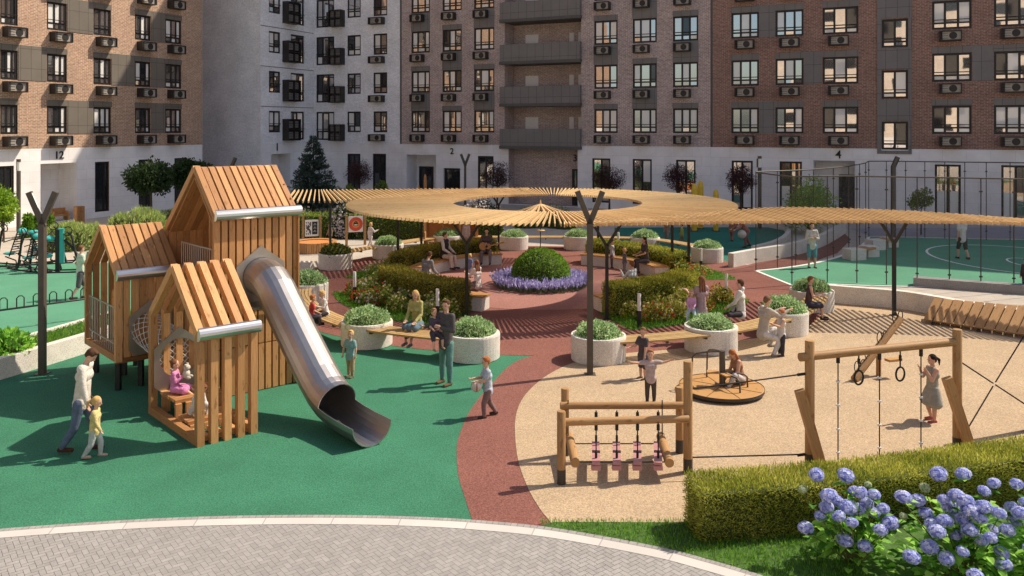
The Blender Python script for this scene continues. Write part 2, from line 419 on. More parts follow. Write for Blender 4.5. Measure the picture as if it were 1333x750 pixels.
# courts on the right and far middle
CT = [(984, 353), (1015, 350), (1050, 345), (1078, 339), (1100, 332), (1115, 325), (1125, 318), (1131, 309)]
court = [P2(*q) for q in CT]+[P2(*q) for q in ((1200, 310), (1333, 313), (1450, 316), (1560, 420), (1333, 379), (1194, 374), (1115, 372), (1068, 370), (1031, 372))]
sheet('sports_court', court, .016, 'court', 'green floor of the sports court')
far = [P2(*q) for q in ((800, 296.5), (900, 296), (1000, 296), (1020, 300), (1026, 306), (1018, 315), (984, 325), (957, 333), (957, 349), (935, 345), (905, 352), (860, 345), (800, 325))]
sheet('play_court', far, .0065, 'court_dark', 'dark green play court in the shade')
sheet('far_path', [P2(*q) for q in ((1105, 297.5), (1333, 296), (1500, 298), (1500, 312), (1333, 311), (1131, 307))], .004, 'violet', 'paved path behind the sports court, coloured as in shade')
def painted(name, path, w, z, closed=False):
    mb = MB(); ribbon(mb, path, -w/2, w/2, z); return tag(mb.build(name, M['line']), 'white painted court line', None, None, 'structure')
painted('court_line', catmull([G(*q) for q in CT], 4), .16, .022)
painted('court_line', [V((p[0], p[1], 0)) for p in court[len(CT):]+[court[0]]], .12, .022)
cc = G(1330, 338); 
def circ(c, rx, ry, n=56): return [V((c[0]+rx*math.cos(2*math.pi*k/n), c[1]+ry*math.sin(2*math.pi*k/n), 0)) for k in range(n+1)]
painted('court_line', circ((cc.x, cc.y), 3.35, 4.2), .1, .021)
painted('court_line', circ((cc.x-.1, cc.y-1.2), .85, 1.5, 30), .08, .0215)
# foreground: white kerb line, thin row of setts, herringbone paving
mb = MB(); ribbon(mb, edge, .075, .27, .030); tag(mb.build('kerb', M['kerb']), 'white flush kerb of the block paved path', None, None, 'structure')
mb = MB(); 
fine = catmull([(p.x, p.y) for p in edge[::3]], 6)
e0 = offs(fine, -.005); e1 = offs(fine, .072)
for i in range(len(fine)-1):
    n = max(1, int((fine[i+1]-fine[i]).length/.11))
    for k in range(n):
        t0 = k/n+.03; t1 = (k+1)/n-.03
        a = e0[i].lerp(e0[i+1], t0); b2 = e1[i].lerp(e1[i+1], t0); c = e1[i].lerp(e1[i+1], t1); d = e0[i].lerp(e0[i+1], t1)
        mb.face([(q.x, q.y, .030) for q in (a, b2, c, d)])
tag(mb.build('sett_row', M['paver']), 'thin row of grey setts along the kerb', None, None, 'structure')
base = offs(edge, .02)
sheet('path_bed', [(p.x, p.y) for p in base]+[(9, 3), (-13, 3)], .022, 'joint', 'sand bed under the block paving')
mb = MB(); pw = .074; g = .0045; ca, sa = math.cos(R(38)), math.sin(R(38))
ys = [(p.x, p.y) for p in offs(edge, .16)]
def ytop(x):
    for a, b2 in zip(ys, ys[1:]):
        if a[0] <= x <= b2[0]: return a[1]+(b2[1]-a[1])*(x-a[0])/(b2[0]-a[0])
    return -1
def stone(x, y, w, h):
    q = [(x+g/2, y+g/2), (x+w-g/2, y+g/2), (x+w-g/2, y+h-g/2), (x+g/2, y+h-g/2)]
    q = [(a*ca-b2*sa-2, a*sa+b2*ca+9.4) for a, b2 in q]
    cx = sum(a[0] for a in q)/4; cy = sum(a[1] for a in q)/4
    if -10 < cx < 6.5 and 7.2 < cy < ytop(cx): mb.face([(a, b2, .026) for a, b2 in q])
for d in range(-95, 95):                                     # stairs of the herringbone
    for k in range(-75, 75):
        x0 = k*pw+d*2*pw; y0 = k*pw-d*2*pw
        stone(x0, y0, 2*pw, pw); stone(x0-pw+0*pw, y0, pw, 2*pw)
tag(mb.build('block_paving', M['paver']), 'grey herringbone block paving', None, None, 'structure')
# lawn in the right foreground
lawn_front = [(p.x, p.y) for p in edge if p.x > .35]
lawn = lawn_front+[(9, 6), (16, 9), (16, 14), (9, 13.2), (5.2, 12.0), (2.35, 11.5), (.6, 11.52)]
sheet('lawn_bed', lawn, .026, 'lawn', 'lawn under the front hedge')
mb = MB()
for i in range(30000):
    x = rng.uniform(.4, 7.5); y = rng.uniform(8.6, 11.55)
    yt = -1
    for a, b2 in zip(lawn_front, lawn_front[1:]):
        if a[0] <= x <= b2[0]: yt = a[1]+(b2[1]-a[1])*(x-a[0])/(b2[0]-a[0])
    if yt < 0 or y < yt+.02: continue
    d = V((rng.gauss(0, .35), rng.gauss(0, .35), 1)).normalized()
    mb.leaf((x, y, .02), d, rng.uniform(.04, .085), .010)
tag(mb.build('lawn', M['blade']), 'mown green lawn below the front hedge', 'grass', None, 'stuff')
mb = MB()
for (a0, a1) in ((-72, -24), (-166, -116), (106, 172), (6, 68)):
    for i in range(7000):
        a = R(rng.uniform(a0, a1)); rr = rng.uniform(5.5, 7.15)
        mb.leaf((PC[0]+rr*math.cos(a), PC[1]+rr*math.sin(a), .018), V((rng.gauss(0, .4), rng.gauss(0, .4), 1)).normalized(), rng.uniform(.06, .12), .02)
tag(mb.build('verge_grass', M['blade']), 'grass growing under the plaza hedges', 'grass', None, 'stuff')
# ------------------------------------------------------------------ buildings
class Facade:
    def __init__(s, O, t, n): s.O = V((O[0], O[1], 0)); s.t = V((t[0], t[1], 0)).normalized(); s.n = V((n[0], n[1], 0)).normalized(); s.op = []
    def P(s, a, z, d=0): return s.O+s.t*a+s.n*d+V((0, 0, z))
    def s_of(s, px): a = (px-HX)/F; return (a*s.O.y-s.O.x)/(s.t.x-a*s.t.y)
    def z_of(s, px, py): Y = s.O.y+s.t.y*s.s_of(px); return CH-(py-HY)*Y/F
    def hole(s, a0, a1, z0, z1, depth=.16, back=None, rev=0): s.op.append((a0, a1, z0, z1, depth, back, rev)); return (a0, a1, z0, z1)
    def wall(s, mb, a0, a1, z0, z1, zone):
        ss = sorted(set([a0, a1]+[x for o in s.op for x in o[:2] if a0 < x < a1]+[x for x in zone.get('s', []) if a0 < x < a1]))
        zs = sorted(set([z0, z1]+[x for o in s.op for x in o[2:4] if z0 < x < z1]+[x for x in zone['z'] if z0 < x < z1]))
        for i in range(len(ss)-1):
            for j in range(len(zs)-1):
                x0, x1, y0, y1 = ss[i], ss[i+1], zs[j], zs[j+1]; cx = (x0+x1)/2; cy = (y0+y1)/2
                if any(o[0] < cx < o[1] and o[2] < cy < o[3] for o in s.op): continue
                mb.face([s.P(x0, y0), s.P(x1, y0), s.P(x1, y1), s.P(x0, y1)], [(x0, y0), (x1, y0), (x1, y1), (x0, y1)], .5, zone['f'](cx, cy))
        for (x0, x1, y0, y1, dp, back, rv) in s.op:
            for (p, q) in (((x0, y0), (x1, y0)), ((x1, y0), (x1, y1)), ((x1, y1), (x0, y1)), ((x0, y1), (x0, y0))):
                l = abs(p[0]-q[0])+abs(p[1]-q[1])
                mb.face([s.P(*p), s.P(*q), s.P(q[0], q[1], -dp), s.P(p[0], p[1], -dp)], [(0, 0), (l, 0), (l, dp), (0, dp)], .5, rv if rv is not None else 0)
            if back is not None:
                mb.face([s.P(x0, y0, -dp), s.P(x1, y0, -dp), s.P(x1, y1, -dp), s.P(x0, y1, -dp)], [(x0, y0), (x1, y0), (x1, y1), (x0, y1)], .5, back)
    def bar(s, mb, a0, a1, z0, z1, d0, d1, m=0, r=None):       # a box on the facade between depths d0 and d1
        mb.beam(s.P((a0+a1)/2, z0, (d0+d1)/2), s.P((a0+a1)/2, z1, (d0+d1)/2), a1-a0, d1-d0, m=m, r=r, side=s.t)
def window(fc, par, a0, a1, z0, z1, cols=3, rail=.27, dep=.10, glass='glass', split=None, th=.12):
    mb = MB(); f = th
    fc.bar(mb, a0, a0+f, z0, z1, -dep-.03, -dep+.04); fc.bar(mb, a1-f, a1, z0, z1, -dep-.03, -dep+.04)
    fc.bar(mb, a0+f, a1-f, z0, z0+f, -dep-.03, -dep+.04); fc.bar(mb, a0+f, a1-f, z1-f, z1, -dep-.03, -dep+.04)
    fr = split or [k/cols for k in range(1, cols)]
    for k in fr:
        x = a0+(a1-a0)*k; fc.bar(mb, x-f*.5, x+f*.5, z0+f, z1-f, -dep-.025, -dep+.03)
    if rail:
        zr = z0+(z1-z0)*rail; fc.bar(mb, a0+f, a1-f, zr-f*.4, zr+f*.4, -dep-.02, -dep+.025)
        fc.bar(mb, a0+.02, a1-.02, zr+.16, zr+.20, .01, .04)          # guard bar
    o = mb.build('window', M['frame'], par)
    g = MB(); xs = [a0+f*.3]+[a0+(a1-a0)*k for k in fr]+[a1-f*.3]
    pick = [rng.choices((0, 1, 2), (5, 3.2, 1.8))[0] for _ in xs]
    for i in range(len(xs)-1):                                   # each light leans a hair its own way, as hung sashes do
        for (y0, y1) in ((z0+.02, z0+(z1-z0)*(rail or .5)), (z0+(z1-z0)*(rail or .5), z1-.02)):
            e = [rng.gauss(0, .006) for _ in range(3)]; cu = 0 if glass != 'glass' else pick[i] if y0 > z0+.1 else (1 if rng.random() < .35 else 0)
            g.face([fc.P(xs[i], y0, -dep+e[0]), fc.P(xs[i+1], y0, -dep+e[1]), fc.P(xs[i+1], y1, -dep+e[1]+e[2]), fc.P(xs[i], y1, -dep+e[0]+e[2])], [(xs[i], y0), (xs[i+1], y0), (xs[i+1], y1), (xs[i], y1)], None, cu)
    g.build('pane', [M[glass], M['curtain'], M['darkglass']], o)
    return o
def conditioner(fc, par, a0, a1, z0, z1, dp=.5, fan=.62):
    mb = MB(); w = a1-a0; h = z1-z0
    fc.bar(mb, a0+.16, a1-.05, z0+.06, z1-.06, .06, dp-.1, 1)
    for x in (a0, a1-.05): fc.bar(mb, x, x+.05, z0, z1, .003, dp)
    fc.bar(mb, a0+.05, a1-.05, z0, z0+.05, .003, dp); fc.bar(mb, a0+.05, a1-.05, z1-.05, z1, .003, dp)
    cx = a0+w*fan; cz = (z0+z1)/2; rr = h*.36
    mb.tube([fc.P(cx, cz, dp-.12), fc.P(cx, cz, dp-.07)], rr, 14, m=0, sm=False)
    for k in range(3):
        z = z0+h*(k+1)/4; fc.bar(mb, a0+.05, cx-rr-.05, z-.01, z+.01, dp-.09, dp-.08)
    for x in (a0+w*.0+.08, a0+.14): fc.bar(mb, x, x+.03, z0+.05, z1-.05, dp-.04, dp-.02)
    mb.build('air_conditioner', [M['acbox'], M['acunit']], par)
def rack(fc, par, a0, a1, z0, z1, dp=.55, n=2):
    mb = MB()
    for x in (a0, (a0+a1)/2-.025, a1-.05): fc.bar(mb, x, x+.05, z0, z1, .003, dp)
    for k in range(n+1):
        z = z0+(z1-z0-.05)*k/n; fc.bar(mb, a0+.05, a1-.05, z, z+.05, .01, dp-.01)
    nn = int((z1-z0)/.2)
    for k in range(nn): 
        z = z0+.12+k*.2; fc.bar(mb, a0+.05, a1-.05, z, z+.025, dp-.03, dp-.015)
    for k in range(n):
        z = z0+(z1-z0)*(k+.5)/n
        fc.bar(mb, a0+.12, a1-.12, z-.26, z+.26, .05, dp-.16, 1)
    mb.build('conditioner_rack', [M['acbox'], M['clad']], par)
def number(fc, par, txt, px, z, size, d=.01):
    cu = bpy.data.curves.new('digits', 'FONT'); cu.body = txt; cu.size = size; cu.extrude = .02; cu.align_x = 'CENTER'
    cu.offset = size*.012
    o = bpy.data.objects.new('digits', cu); C.objects.link(o); bpy.context.view_layer.update()
    me = bpy.data.meshes.new_from_object(o.evaluated_get(bpy.context.evaluated_depsgraph_get())); bpy.data.objects.remove(o)
    me.materials.clear(); me.materials.append(M['ink'])
    q = link('number_sign', me, par); a = fc.s_of(px); p = fc.P(a, z, d+.02)
    q.matrix_basis = Matrix(((fc.t.x, 0, fc.n.x, p.x), (fc.t.y, 0, fc.n.y, p.y), (0, 1, 0, p.z), (0, 0, 0, 1)))
def door(fc, par, a0, a1, z1, dep, z0=.05):
    mb = MB(); f = .14
    fc.bar(mb, a0, a0+f, z0, z1, -dep+.005, -dep+.12); fc.bar(mb, a1-f, a1, z0, z1, -dep+.005, -dep+.12); fc.bar(mb, a0+f, a1-f, z1-f, z1, -dep+.005, -dep+.12)
    fc.bar(mb, (a0+a1)/2-.05, (a0+a1)/2+.05, z0, z1-f, -dep+.005, -dep+.10); fc.bar(mb, a0+f, a1-f, z0, z0+.25, -dep+.005, -dep+.1)
    o = mb.build('door', M['frame'], par)
    g = MB(); fc.bar(g, a0+f, a1-f, z0+.25, z1-f, -dep+.02, -dep+.05); g.build('pane', M['darkglass'], o)
T = V((.904, -.4275)); N = V((-.4275, -.904))
BR = 4.25; ZT, ZB = 6.75, 5.13
back = Facade((-16, 66.8), T, N)
S = back.s_of
seam1, seam2 = S(522), S(928); send = S(1333)+26
def body(fc, par, a0, a1, h, dp, mname, name='roof'):
    mb = MB(); q = [fc.P(a0, 0), fc.P(a1, 0), fc.P(a1, 0, -dp), fc.P(a0, 0, -dp)]
    for i in (1, 2, 3):
        a, b2 = q[i], q[(i+1) % 4]; l = (a-b2).length
        mb.face([a, b2, b2+V((0, 0, h)), a+V((0, 0, h))], [(0, 0), (l, 0), (l, h), (0, h)], .5)
    mb.face([p+V((0, 0, h)) for p in q], None, .5); mb.build('outer_wall', M[mname], par)
    mb = MB()
    for i in range(4):
        a, b2 = q[i]+V((0, 0, h)), q[(i+1) % 4]+V((0, 0, h)); mb.beam(a+V((0, 0, .2)), b2+V((0, 0, .2)), .4, .4)
    mb.build('parapet', M['soffit'], par)
ROWS = range(4)
# ---- building with entrance 1: white wing and front
b1 = empty('apartment_building', (-16, 66.8, 0), 0, 'white brick apartment block with entrance 1 behind the fir tree', 'building')
fc = Facade((-16, 66.8), T, N)
wins = []
for (l, r_, zb, c) in ((411.6, 435, 4.5, 3), (452, 469.5, 5.13, 2), (486, 504, 5.13, 2)):
    for k in ROWS: wins.append((fc.hole(S(l), S(r_), zb+3*k, ZT+3*k), c))
gl = []
for (l, r_) in ((452, 469), (485, 502.5)): gl.append(fc.hole(S(l), S(r_), .5, fc.z_of(l, 200), .14))
mb = MB(); zone = {'z': [BR], 'f': lambda s, z: 1 if z < BR else 0}
fc.wall(mb, 0, seam1, 0, 35, zone)
fb = Facade((-16, 66.8), N, T)                                # return wall of the wing, facing right
winb = []
for (l, r_, zb, c) in ((350, 365, 5.13, 2), (378.5, 396, 4.55, 2)):
    for k in ROWS: winb.append((fb.hole(fb.s_of(r_), fb.s_of(l), zb+3*k, ZT+3*k), c))
e1 = fb.hole(fb.s_of(378), fb.s_of(353), .05, 3.5, 1.2, 1, 1)
fb.wall(mb, 0, 6.07, 0, 35, {'z': [BR], 'f': lambda s, z: 1 if z < BR else 0})
fa = Facade(fb.P(6.07, 0).to_2d(), -T, N)
fa.wall(mb, 0, 13, 0, 35, {'z': [], 'f': lambda s, z: 0})
mb.build('wall', [M['whitebrick'], M['plinth']], b1)
for (q, c) in wins: window(fc, b1, *q, cols=c, rail=.3)
for (q, c) in winb: window(fb, b1, *q, cols=c, rail=.3)
for q in gl: window(fc, b1, *q, cols=2, rail=None, glass='darkglass')
for k in ROWS:
    rack(fc, b1, S(433), S(449), 4.45+3*k, 5.75+3*k, .6); rack(fb, b1, fb.s_of(384), fb.s_of(367.5), 4.5+3*k, 6.15+3*k, .6)
    conditioner(fc, b1, S(483.5), S(501), 4.45+3*k, 4.98+3*k)
    g = MB(); fb.bar(g, .0, 6.07, 7.05+3*k, 7.09+3*k, .003, .03); g.build('ledge', M['soffit'], b1)
body(fc, b1, 0, seam1, 35, 14, 'whitebrick'); number(fb, b1, '1', 360.5, 3.75, .8)
mb = MB(); q = [fa.P(13, 0), fa.P(13, 0, -20)]; mb.face([q[0], q[1], q[1]+V((0, 0, 35)), q[0]+V((0, 0, 35))], None, .5)
mb.face([fa.P(0, 35), fa.P(13, 35), fa.P(13, 35, -20), fa.P(0, 35, -20)], None, .5); mb.build('roof', M['soffit'], b1)
# ---- grey-brown building with entrances 2 and 3
b2 = empty('apartment_building', tuple(back.P(seam1, 0)), 0, 'grey brown brick apartment block with entrances 2 and 3 and a stack of balconies', 'building')
fc = Facade((-16, 66.8), T, N)
cols23 = ((535.5, 559.5), (576, 601), (617, 643.5), (773.5, 804), (823.6, 855), (876, 909)); wins = []
for (l, r_) in cols23:
    for k in ROWS: wins.append(fc.hole(S(l), S(r_), ZB+3*k, ZT+3*k))
bl, br_ = S(657), S(756.5)
fc.hole(bl, br_, BR, 16.6, 1.6, 0, 0); fc.hole(S(662), S(752), .05, BR-.25, .9, 0, 0)
rec = fc.hole(S(529), S(567.5), .05, 3.45, 1.5, 1, 1)
gl = [fc.hole(S(l), S(r_), .4, fc.z_of(l, y), .14) for (l, r_, y) in ((622, 642.5, 203), (771, 794.5, 206), (823.6, 848.5, 207), (880, 905.5, 208))]
dd = fc.hole(S(577), S(599), .05, fc.z_of(588, 219), .3, None, 1)
mb = MB(); fc.wall(mb, seam1, seam2, 0, 35, {'z': [BR], 'f': lambda s, z: 1 if z < BR else 0})
mb.build('wall', [M['greybrick'], M['plinth']], b2)
for i, q in enumerate(wins): window(fc, b2, *q, split=[.33, .72] if i % 8 < 4 else [.36, .66], rail=.24)
for q in gl: window(fc, b2, *q, cols=2, rail=None)
for ci, (l, r_) in enumerate(cols23):
    for k in ROWS:
        w = S(r_)-S(l)
        conditioner(fc, b2, S(l)+w*.08, S(l)+w*.72, 4.43+3*k, 4.98+3*k)
        if (ci+k) % 2 == 0 and k < 3:
            mb = MB(); fc.bar(mb, S(l)-.02, S(r_)+.02, ZT+3*k+.003, ZB+3*k+3-.003, .003, .03); mb.build('cladding_panel', M['clad'], b2)
        else:
            mb = MB(); fc.bar(mb, S(l)-.02, S(r_)+.02, ZT+3*k+.003, ZT+3*k+.36, .003, .03); mb.build('cladding_panel', M['clad'], b2)
for k in range(4):
    mb = MB(); z0 = 4.2+3.0*k; x0, x1 = S(653.5), S(757)
    fc.bar(mb, x0, x1, z0, z0+1.2, .28, .36, 0); fc.bar(mb, x0, x0+.08, z0, z0+1.2, .004, .28, 0); fc.bar(mb, x1-.08, x1, z0, z0+1.2, .004, .28, 0)
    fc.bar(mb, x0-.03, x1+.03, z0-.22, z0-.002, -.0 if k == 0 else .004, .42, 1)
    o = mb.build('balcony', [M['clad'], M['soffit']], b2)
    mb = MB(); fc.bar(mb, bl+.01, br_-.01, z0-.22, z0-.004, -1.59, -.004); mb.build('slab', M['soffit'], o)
    for (l, r_) in ((669, 686), (727, 733), (739, 753)):
        mb = MB(); fc.bar(mb, S(l)+.2, S(r_)+.2, z0, z0+2.05, -1.595, -1.55); mb.build('balcony_door', M['doorw'], o)
door(fc, b2, S(577), S(599), dd[3], .3); door(fc, b2, S(735)+.25, S(752)-.0, 2.6, .9)
door(fc, b2, S(533), S(551), 2.5, 1.5)
body(fc, b2, seam1, seam2, 35, 14, 'greybrick'); number(fc, b2, '2', 588.5, fc.z_of(588, 200.5), .62); number(fc, b2, '3', 743, fc.z_of(748, 210.5), .66, -.86)
for px in (522.5, 927.5): g = MB(); fc.bar(g, S(px)-.12, S(px)+.02, BR, 34.9, .004, .02); g.build('expansion_joint', M['soffit'], b2)
# ---- brown building with entrance 4
b4 = empty('apartment_building', tuple(back.P(seam2, 0)), 0, 'dark brown brick apartment block with entrance 4 behind the sports court', 'building')
fc = Facade((-16, 66.8), T, N); wins = []
cols4 = ((952, 988, 2), (1009.5, 1046, 2), (1071, 1117.5, 3), (1213.5, 1265, 3), (1294, 1345, 3), (1376, 1430, 3))
for (l, r_, c) in cols4:
    for k in ROWS: wins.append((fc.hole(S(l), S(r_), ZB+3*k, ZT+3*k), c))
stw = [fc.hole(S(1148), S(1182), 4.2+3*k, 5.85+3*k) for k in ROWS]
gl = [fc.hole(S(l), S(r_), .35, fc.z_of(l, y), .14) for (l, r_, y) in ((952.5, 980, 209), (1015, 1044, 210), (1217, 1251, 214), (1303.5, 1342, 215))]
rec = fc.hole(S(1059), S(1113), .05, 3.5, 1.5, 1, 1)
mb = MB(); fc.wall(mb, seam2, send, 0, 27, {'z': [BR], 'f': lambda s, z: 1 if z < BR else 0})
mb.build('wall', [M['brownbrick'], M['plinth']], b4)
for q, c in wins: window(fc, b4, *q, split=[.33, .66] if c == 3 else [.34, .68], rail=.22)
for q in stw: window(fc, b4, *q, cols=2, rail=.2)
for q in gl: window(fc, b4, *q, split=[.5], rail=None)
mb = MB(); 
for k in range(5):                                            # cladding strip of the stairwell, between its windows
    z0 = 3.95 if k == 0 else 5.9+3*(k-1); z1 = 4.15+3*k
    fc.bar(mb, S(1142), S(1187), z0, z1, .003, .06)
    if k < 4:
        fc.bar(mb, S(1142), S(1148)-.02, 4.15+3*k, 5.9+3*k, .003, .06); fc.bar(mb, S(1182)+.02, S(1187), 4.15+3*k, 5.9+3*k, .003, .06)
fc.bar(mb, S(1142), S(1187), 17.9, 24.9, .003, .06)
mb.build('stairwell_cladding', M['clad'], b4)
for ci, (l, r_, c) in enumerate(cols4):
    for k in ROWS:
        w = S(r_)-S(l); conditioner(fc, b4, S(l)+w*.17, S(l)+w*.17+1.15, 4.43+3*k, 5.0+3*k)
        mb = MB(); fc.bar(mb, S(l)-.02, S(r_)+.02, ZT+3*k+.003, ZT+3*k+.38, .003, .03); mb.build('cladding_panel', M['clad'], b4)
for (l, r_, ks) in ((988, 1009.5, (0, 2)), (1046, 1071, (1, 3)), (1265, 1294, (1,))):
    for k in ks:
        mb = MB(); fc.bar(mb, S(l)+.03, S(r_)-.03, ZB+3*k, ZT+3*k+.38, .003, .028); mb.build('cladding_panel', M['clad'], b4)
door(fc, b4, S(1090), S(1111), 2.6, 1.5)
body(fc, b4, seam2+.01, send, 27, 14, 'brownbrick'); number(fc, b4, '4', 1091.5, fc.z_of(1091, 206), .68)
# ---- lit building on the left with entrance 12; it runs on past the frame
LT = V((.4275, .904)); LN = V((.904, -.4275))
b12 = empty('apartment_building', (-24.8, 51.5, 0), 0, 'sunlit tan brick apartment block with entrance 12 on the left', 'building')
fc = Facade((-24.8, 51.5), LT, LN); L = fc.s_of; lend = L(263.3); wins = []
cl = [(0, 23), (61, 87), (121.5, 144.5), (175.5, 196), (215, 236)]
cols12 = [(L(a), L(b)) for a, b in cl]; q0 = cols12[0][0]
vis = len(cols12)
for i in range(9): cols12.append((q0-4.2-i*4.0, q0-2.4-i*4.0))
for (a, b) in cols12:
    for k in ROWS: wins.append(fc.hole(a, b, ZB+3*k, ZT+3*k))
gl = [fc.hole(L(l), L(r_), .35, fc.z_of(l, y), .14) for (l, r_, y) in ((-14, 18, 217), (123.5, 142, 211), (180.5, 198, 208), (227, 243, 206))]
rec = fc.hole(L(52.5), L(99.5), .05, fc.z_of(52.5, 213.5), 1.6, 1, 1)
mb = MB(); fc.wall(mb, -62, lend, 0, 34, {'z': [4.3], 'f': lambda s, z: 1 if z < 4.3 else 0})
mb.build('wall', [M['tanbrick'], M['plinth']], b12)
for q in wins: window(fc, b12, *q, split=[.4, .7], rail=.25)
for q in gl: window(fc, b12, *q, split=[.68], rail=None, glass='darkglass')
for ci, (a, b) in enumerate(cols12):
    for k in ROWS:
        conditioner(fc, b12, a+(b-a)*.12, a+(b-a)*.12+1.15, 4.45+3*k, 5.02+3*k)
        mb = MB(); fc.bar(mb, a-.02, b+.02, ZT+3*k+.003, ZT+3*k+.34, .003, .03); mb.build('cladding_panel', M['cladtan'], b12)
for (i, j, ks) in ((1, 2, (0, 2)), (0, 1, (1, 3)), (2, 3, (1, 3)), (3, 4, (0, 1, 2))):
    for k in ks:
        mb = MB(); fc.bar(mb, cols12[i][1]+.03, cols12[j][0]-.03, ZB+3*k, ZT+3*k+.34, .003, .028); mb.build('cladding_panel', M['cladtan'], b12)
door(fc, b12, L(52.5)+.05, L(73), 2.45, 1.6)
body(fc, b12, -62, lend, 34, 14, 'tanbrick'); number(fc, b12, '12', 76.5, fc.z_of(76.5, 206.5), .62)
# ---- the block closing the courtyard behind the viewer: it lights and fills the window reflections
b5 = empty('apartment_building', (0, -34, 0), 0, 'cream brick apartment block across the courtyard, mirrored in the windows of the other blocks', 'building')
fc = Facade((-26, -20), T, -N); wins = []
for i in range(14):
    for k in range(7): 
        if len(wins) < 98: wins.append(fc.hole(2+i*5, 4.2+i*5, ZB+3*k, ZT+3*k))
mb = MB(); fc.wall(mb, 0, 74, 0, 27, {'z': [BR], 'f': lambda s, z: 1 if z < BR else 0}); mb.build('wall', [M['creambrick'], M['plinth']], b5)
for q in wins:
    g = MB(); fc.bar(g, q[0], q[1], q[2], q[3], -.15, -.1); g.build('window', M['darkglass'], b5)
body(fc, b5, 0, 74, 27, 12, 'creambrick')
for o in list(bpy.data.objects):                              # parents stand at each building's foot: keep the world-space meshes where they are
    if o.parent in (b1, b2, b4, b12, b5): o.matrix_parent_inverse = Matrix.Translation(-o.parent.location)
# ------------------------------------------------------------------ the three gabled play houses with the tube slide
HO = V((-6.0, 16.72, 0)); HU = V((.765, .645, 0)).normalized(); HV = V((-.68, .73, 0)).normalized()
def H(u, v, z): return V((u*HU.x+v*HV.x, u*HU.y+v*HV.y, z))
hut = empty('play_house', HO, 0, 'wooden play structure of three gabled slatted houses with a steel tube slide', 'play structure')
def steelcap(par, u0, u1, v, z, sgn=-1):                      # rounded steel eave cover
    mb = MB(); n = 9; prof = []
    for i in range(n):
        a = R(-100+i*(185/(n-1))); prof.append((v+sgn*(.03+.115*math.cos(a)), z+.115*math.sin(a)))
    for i in range(n-1):
        (v0, z0), (v1, z1) = prof[i], prof[i+1]
        mb.face([H(u0, v0, z0), H(u1, v0, z0), H(u1, v1, z1), H(u0, v1, z1)], sm=True)
    for u in (u0, u1): mb.face([H(u, a, b) for a, b in prof])
    mb.build('eave_cover', M['steel'], par)
def raf(mb, u, w, va, za, vb, zb, d=.15):                     # a plank of width w along u, thickness d
    mb.beam(H(u, va, za), H(u, vb, zb), w, d, side=HU)
# small house: five open frames
sm = MB(); U0, U1, V0, V1 = -1.255, -.17, -2.29, .06; zE, zP = 1.97, 2.95; vm = (V0+V1)/2
for k in range(5):
    u = U0+.065+k*(U1-U0-.13)/4; w = .125
    raf(sm, u, w, V0+.075, 0, V0+.075, zE); raf(sm, u, w, V1-.075, 0, V1-.075, zE)
    raf(sm, u, w, V0+.075, zE-.03, vm, zP); raf(sm, u, w, V1-.075, zE-.03, vm, zP)
    if k in (0, 4): raf(sm, u, w, V0+.15, .075, V1-.15, .075)
so = sm.build('small_house', M['larch'], hut)
steelcap(so, U0-.01, U1+.01, V0-.0, zE-.03)
mb = MB()                                                      # seat steps inside
for k in range(7): 
    v = V1-.21-k*.115
    if v > -.95: mb.beam(H(U0+.16, v, .41), H(U1-.02, v, .41), .10, .06)
for k in range(5):
    u = U0+.2+k*.19; mb.beam(H(u, -.92, .03), H(u, -.92, .38), .11, .08, side=HU)
for k in range(4): mb.beam(H(U0+.16, -1.06-k*.125, .17), H(U1-.02, -1.06-k*.125, .17), .11, .06)
for k in range(4): mb.beam(H(U0+.24+k*.26, -1.5, .015), H(U0+.24+k*.26, -1.5, .135), .11, .05, side=HU)
for k in range(4): mb.beam(H(U0+.24+k*.26, -2.1, .06), H(U0+.24+k*.26, -1.6, .06), .12, .09)
mb.build('seat_steps', M['larch'], so)
def hexplate(name, par, u, v, z0, z1, hw, hole_c, hole_r, dv=-.01):
    # a steel plate on a wall of constant v, pointed on top, with a round hole
    zs = z1-hw*.75; out = [(-hw, z0+.12), (-hw+.12, z0), (hw-.12, z0), (hw, z0+.12), (hw, zs), (.0, z1), (-hw, zs)]
    n = 32; cx, cz = hole_c
    mb = MB()
    def rayhit(a):
        d = (math.cos(a), math.sin(a)); best = 9
        for i in range(len(out)):
            p = out[i]; q = out[(i+1) % len(out)]; e = (q[0]-p[0], q[1]-p[1])
            den = d[0]*e[1]-d[1]*e[0]
            if abs(den) < 1e-9: continue
            t = ((p[0]-cx)*e[1]-(p[1]-cz)*e[0])/den; s_ = ((p[0]-cx)*d[1]-(p[1]-cz)*d[0])/den
            if t > 0 and -.001 <= s_ <= 1.001: best = min(best, t)
        return (cx+d[0]*best, cz+d[1]*best)
    angs = sorted([2*math.pi*k/n for k in range(n)]+[math.atan2(p[1]-cz, p[0]-cx) % (2*math.pi) for p in out])
    for i in range(len(angs)):
        a = angs[i]; b = angs[(i+1) % len(angs)]
        pa = (cx+hole_r*math.cos(a), cz+hole_r*math.sin(a)); pb = (cx+hole_r*math.cos(b), cz+hole_r*math.sin(b))
        qa = rayhit(a+1e-6); qb = rayhit(b-1e-6)
        for dd in (0, .025): mb.face([H(u+p[0], v+dv-dd, p[1]) for p in (pa, qa, qb, pb)])
        mb.face([H(u+qa[0], v+dv, qa[1]), H(u+qb[0], v+dv, qb[1]), H(u+qb[0], v+dv-.025, qb[1]), H(u+qa[0], v+dv-.025, qa[1])])
        mb.face([H(u+pa[0], v+dv, pa[1]), H(u+pb[0], v+dv, pb[1]), H(u+pb[0], v+dv-.025, pb[1]), H(u+pa[0], v+dv-.025, pa[1])])
    return mb.build(name, M['plate'], par)
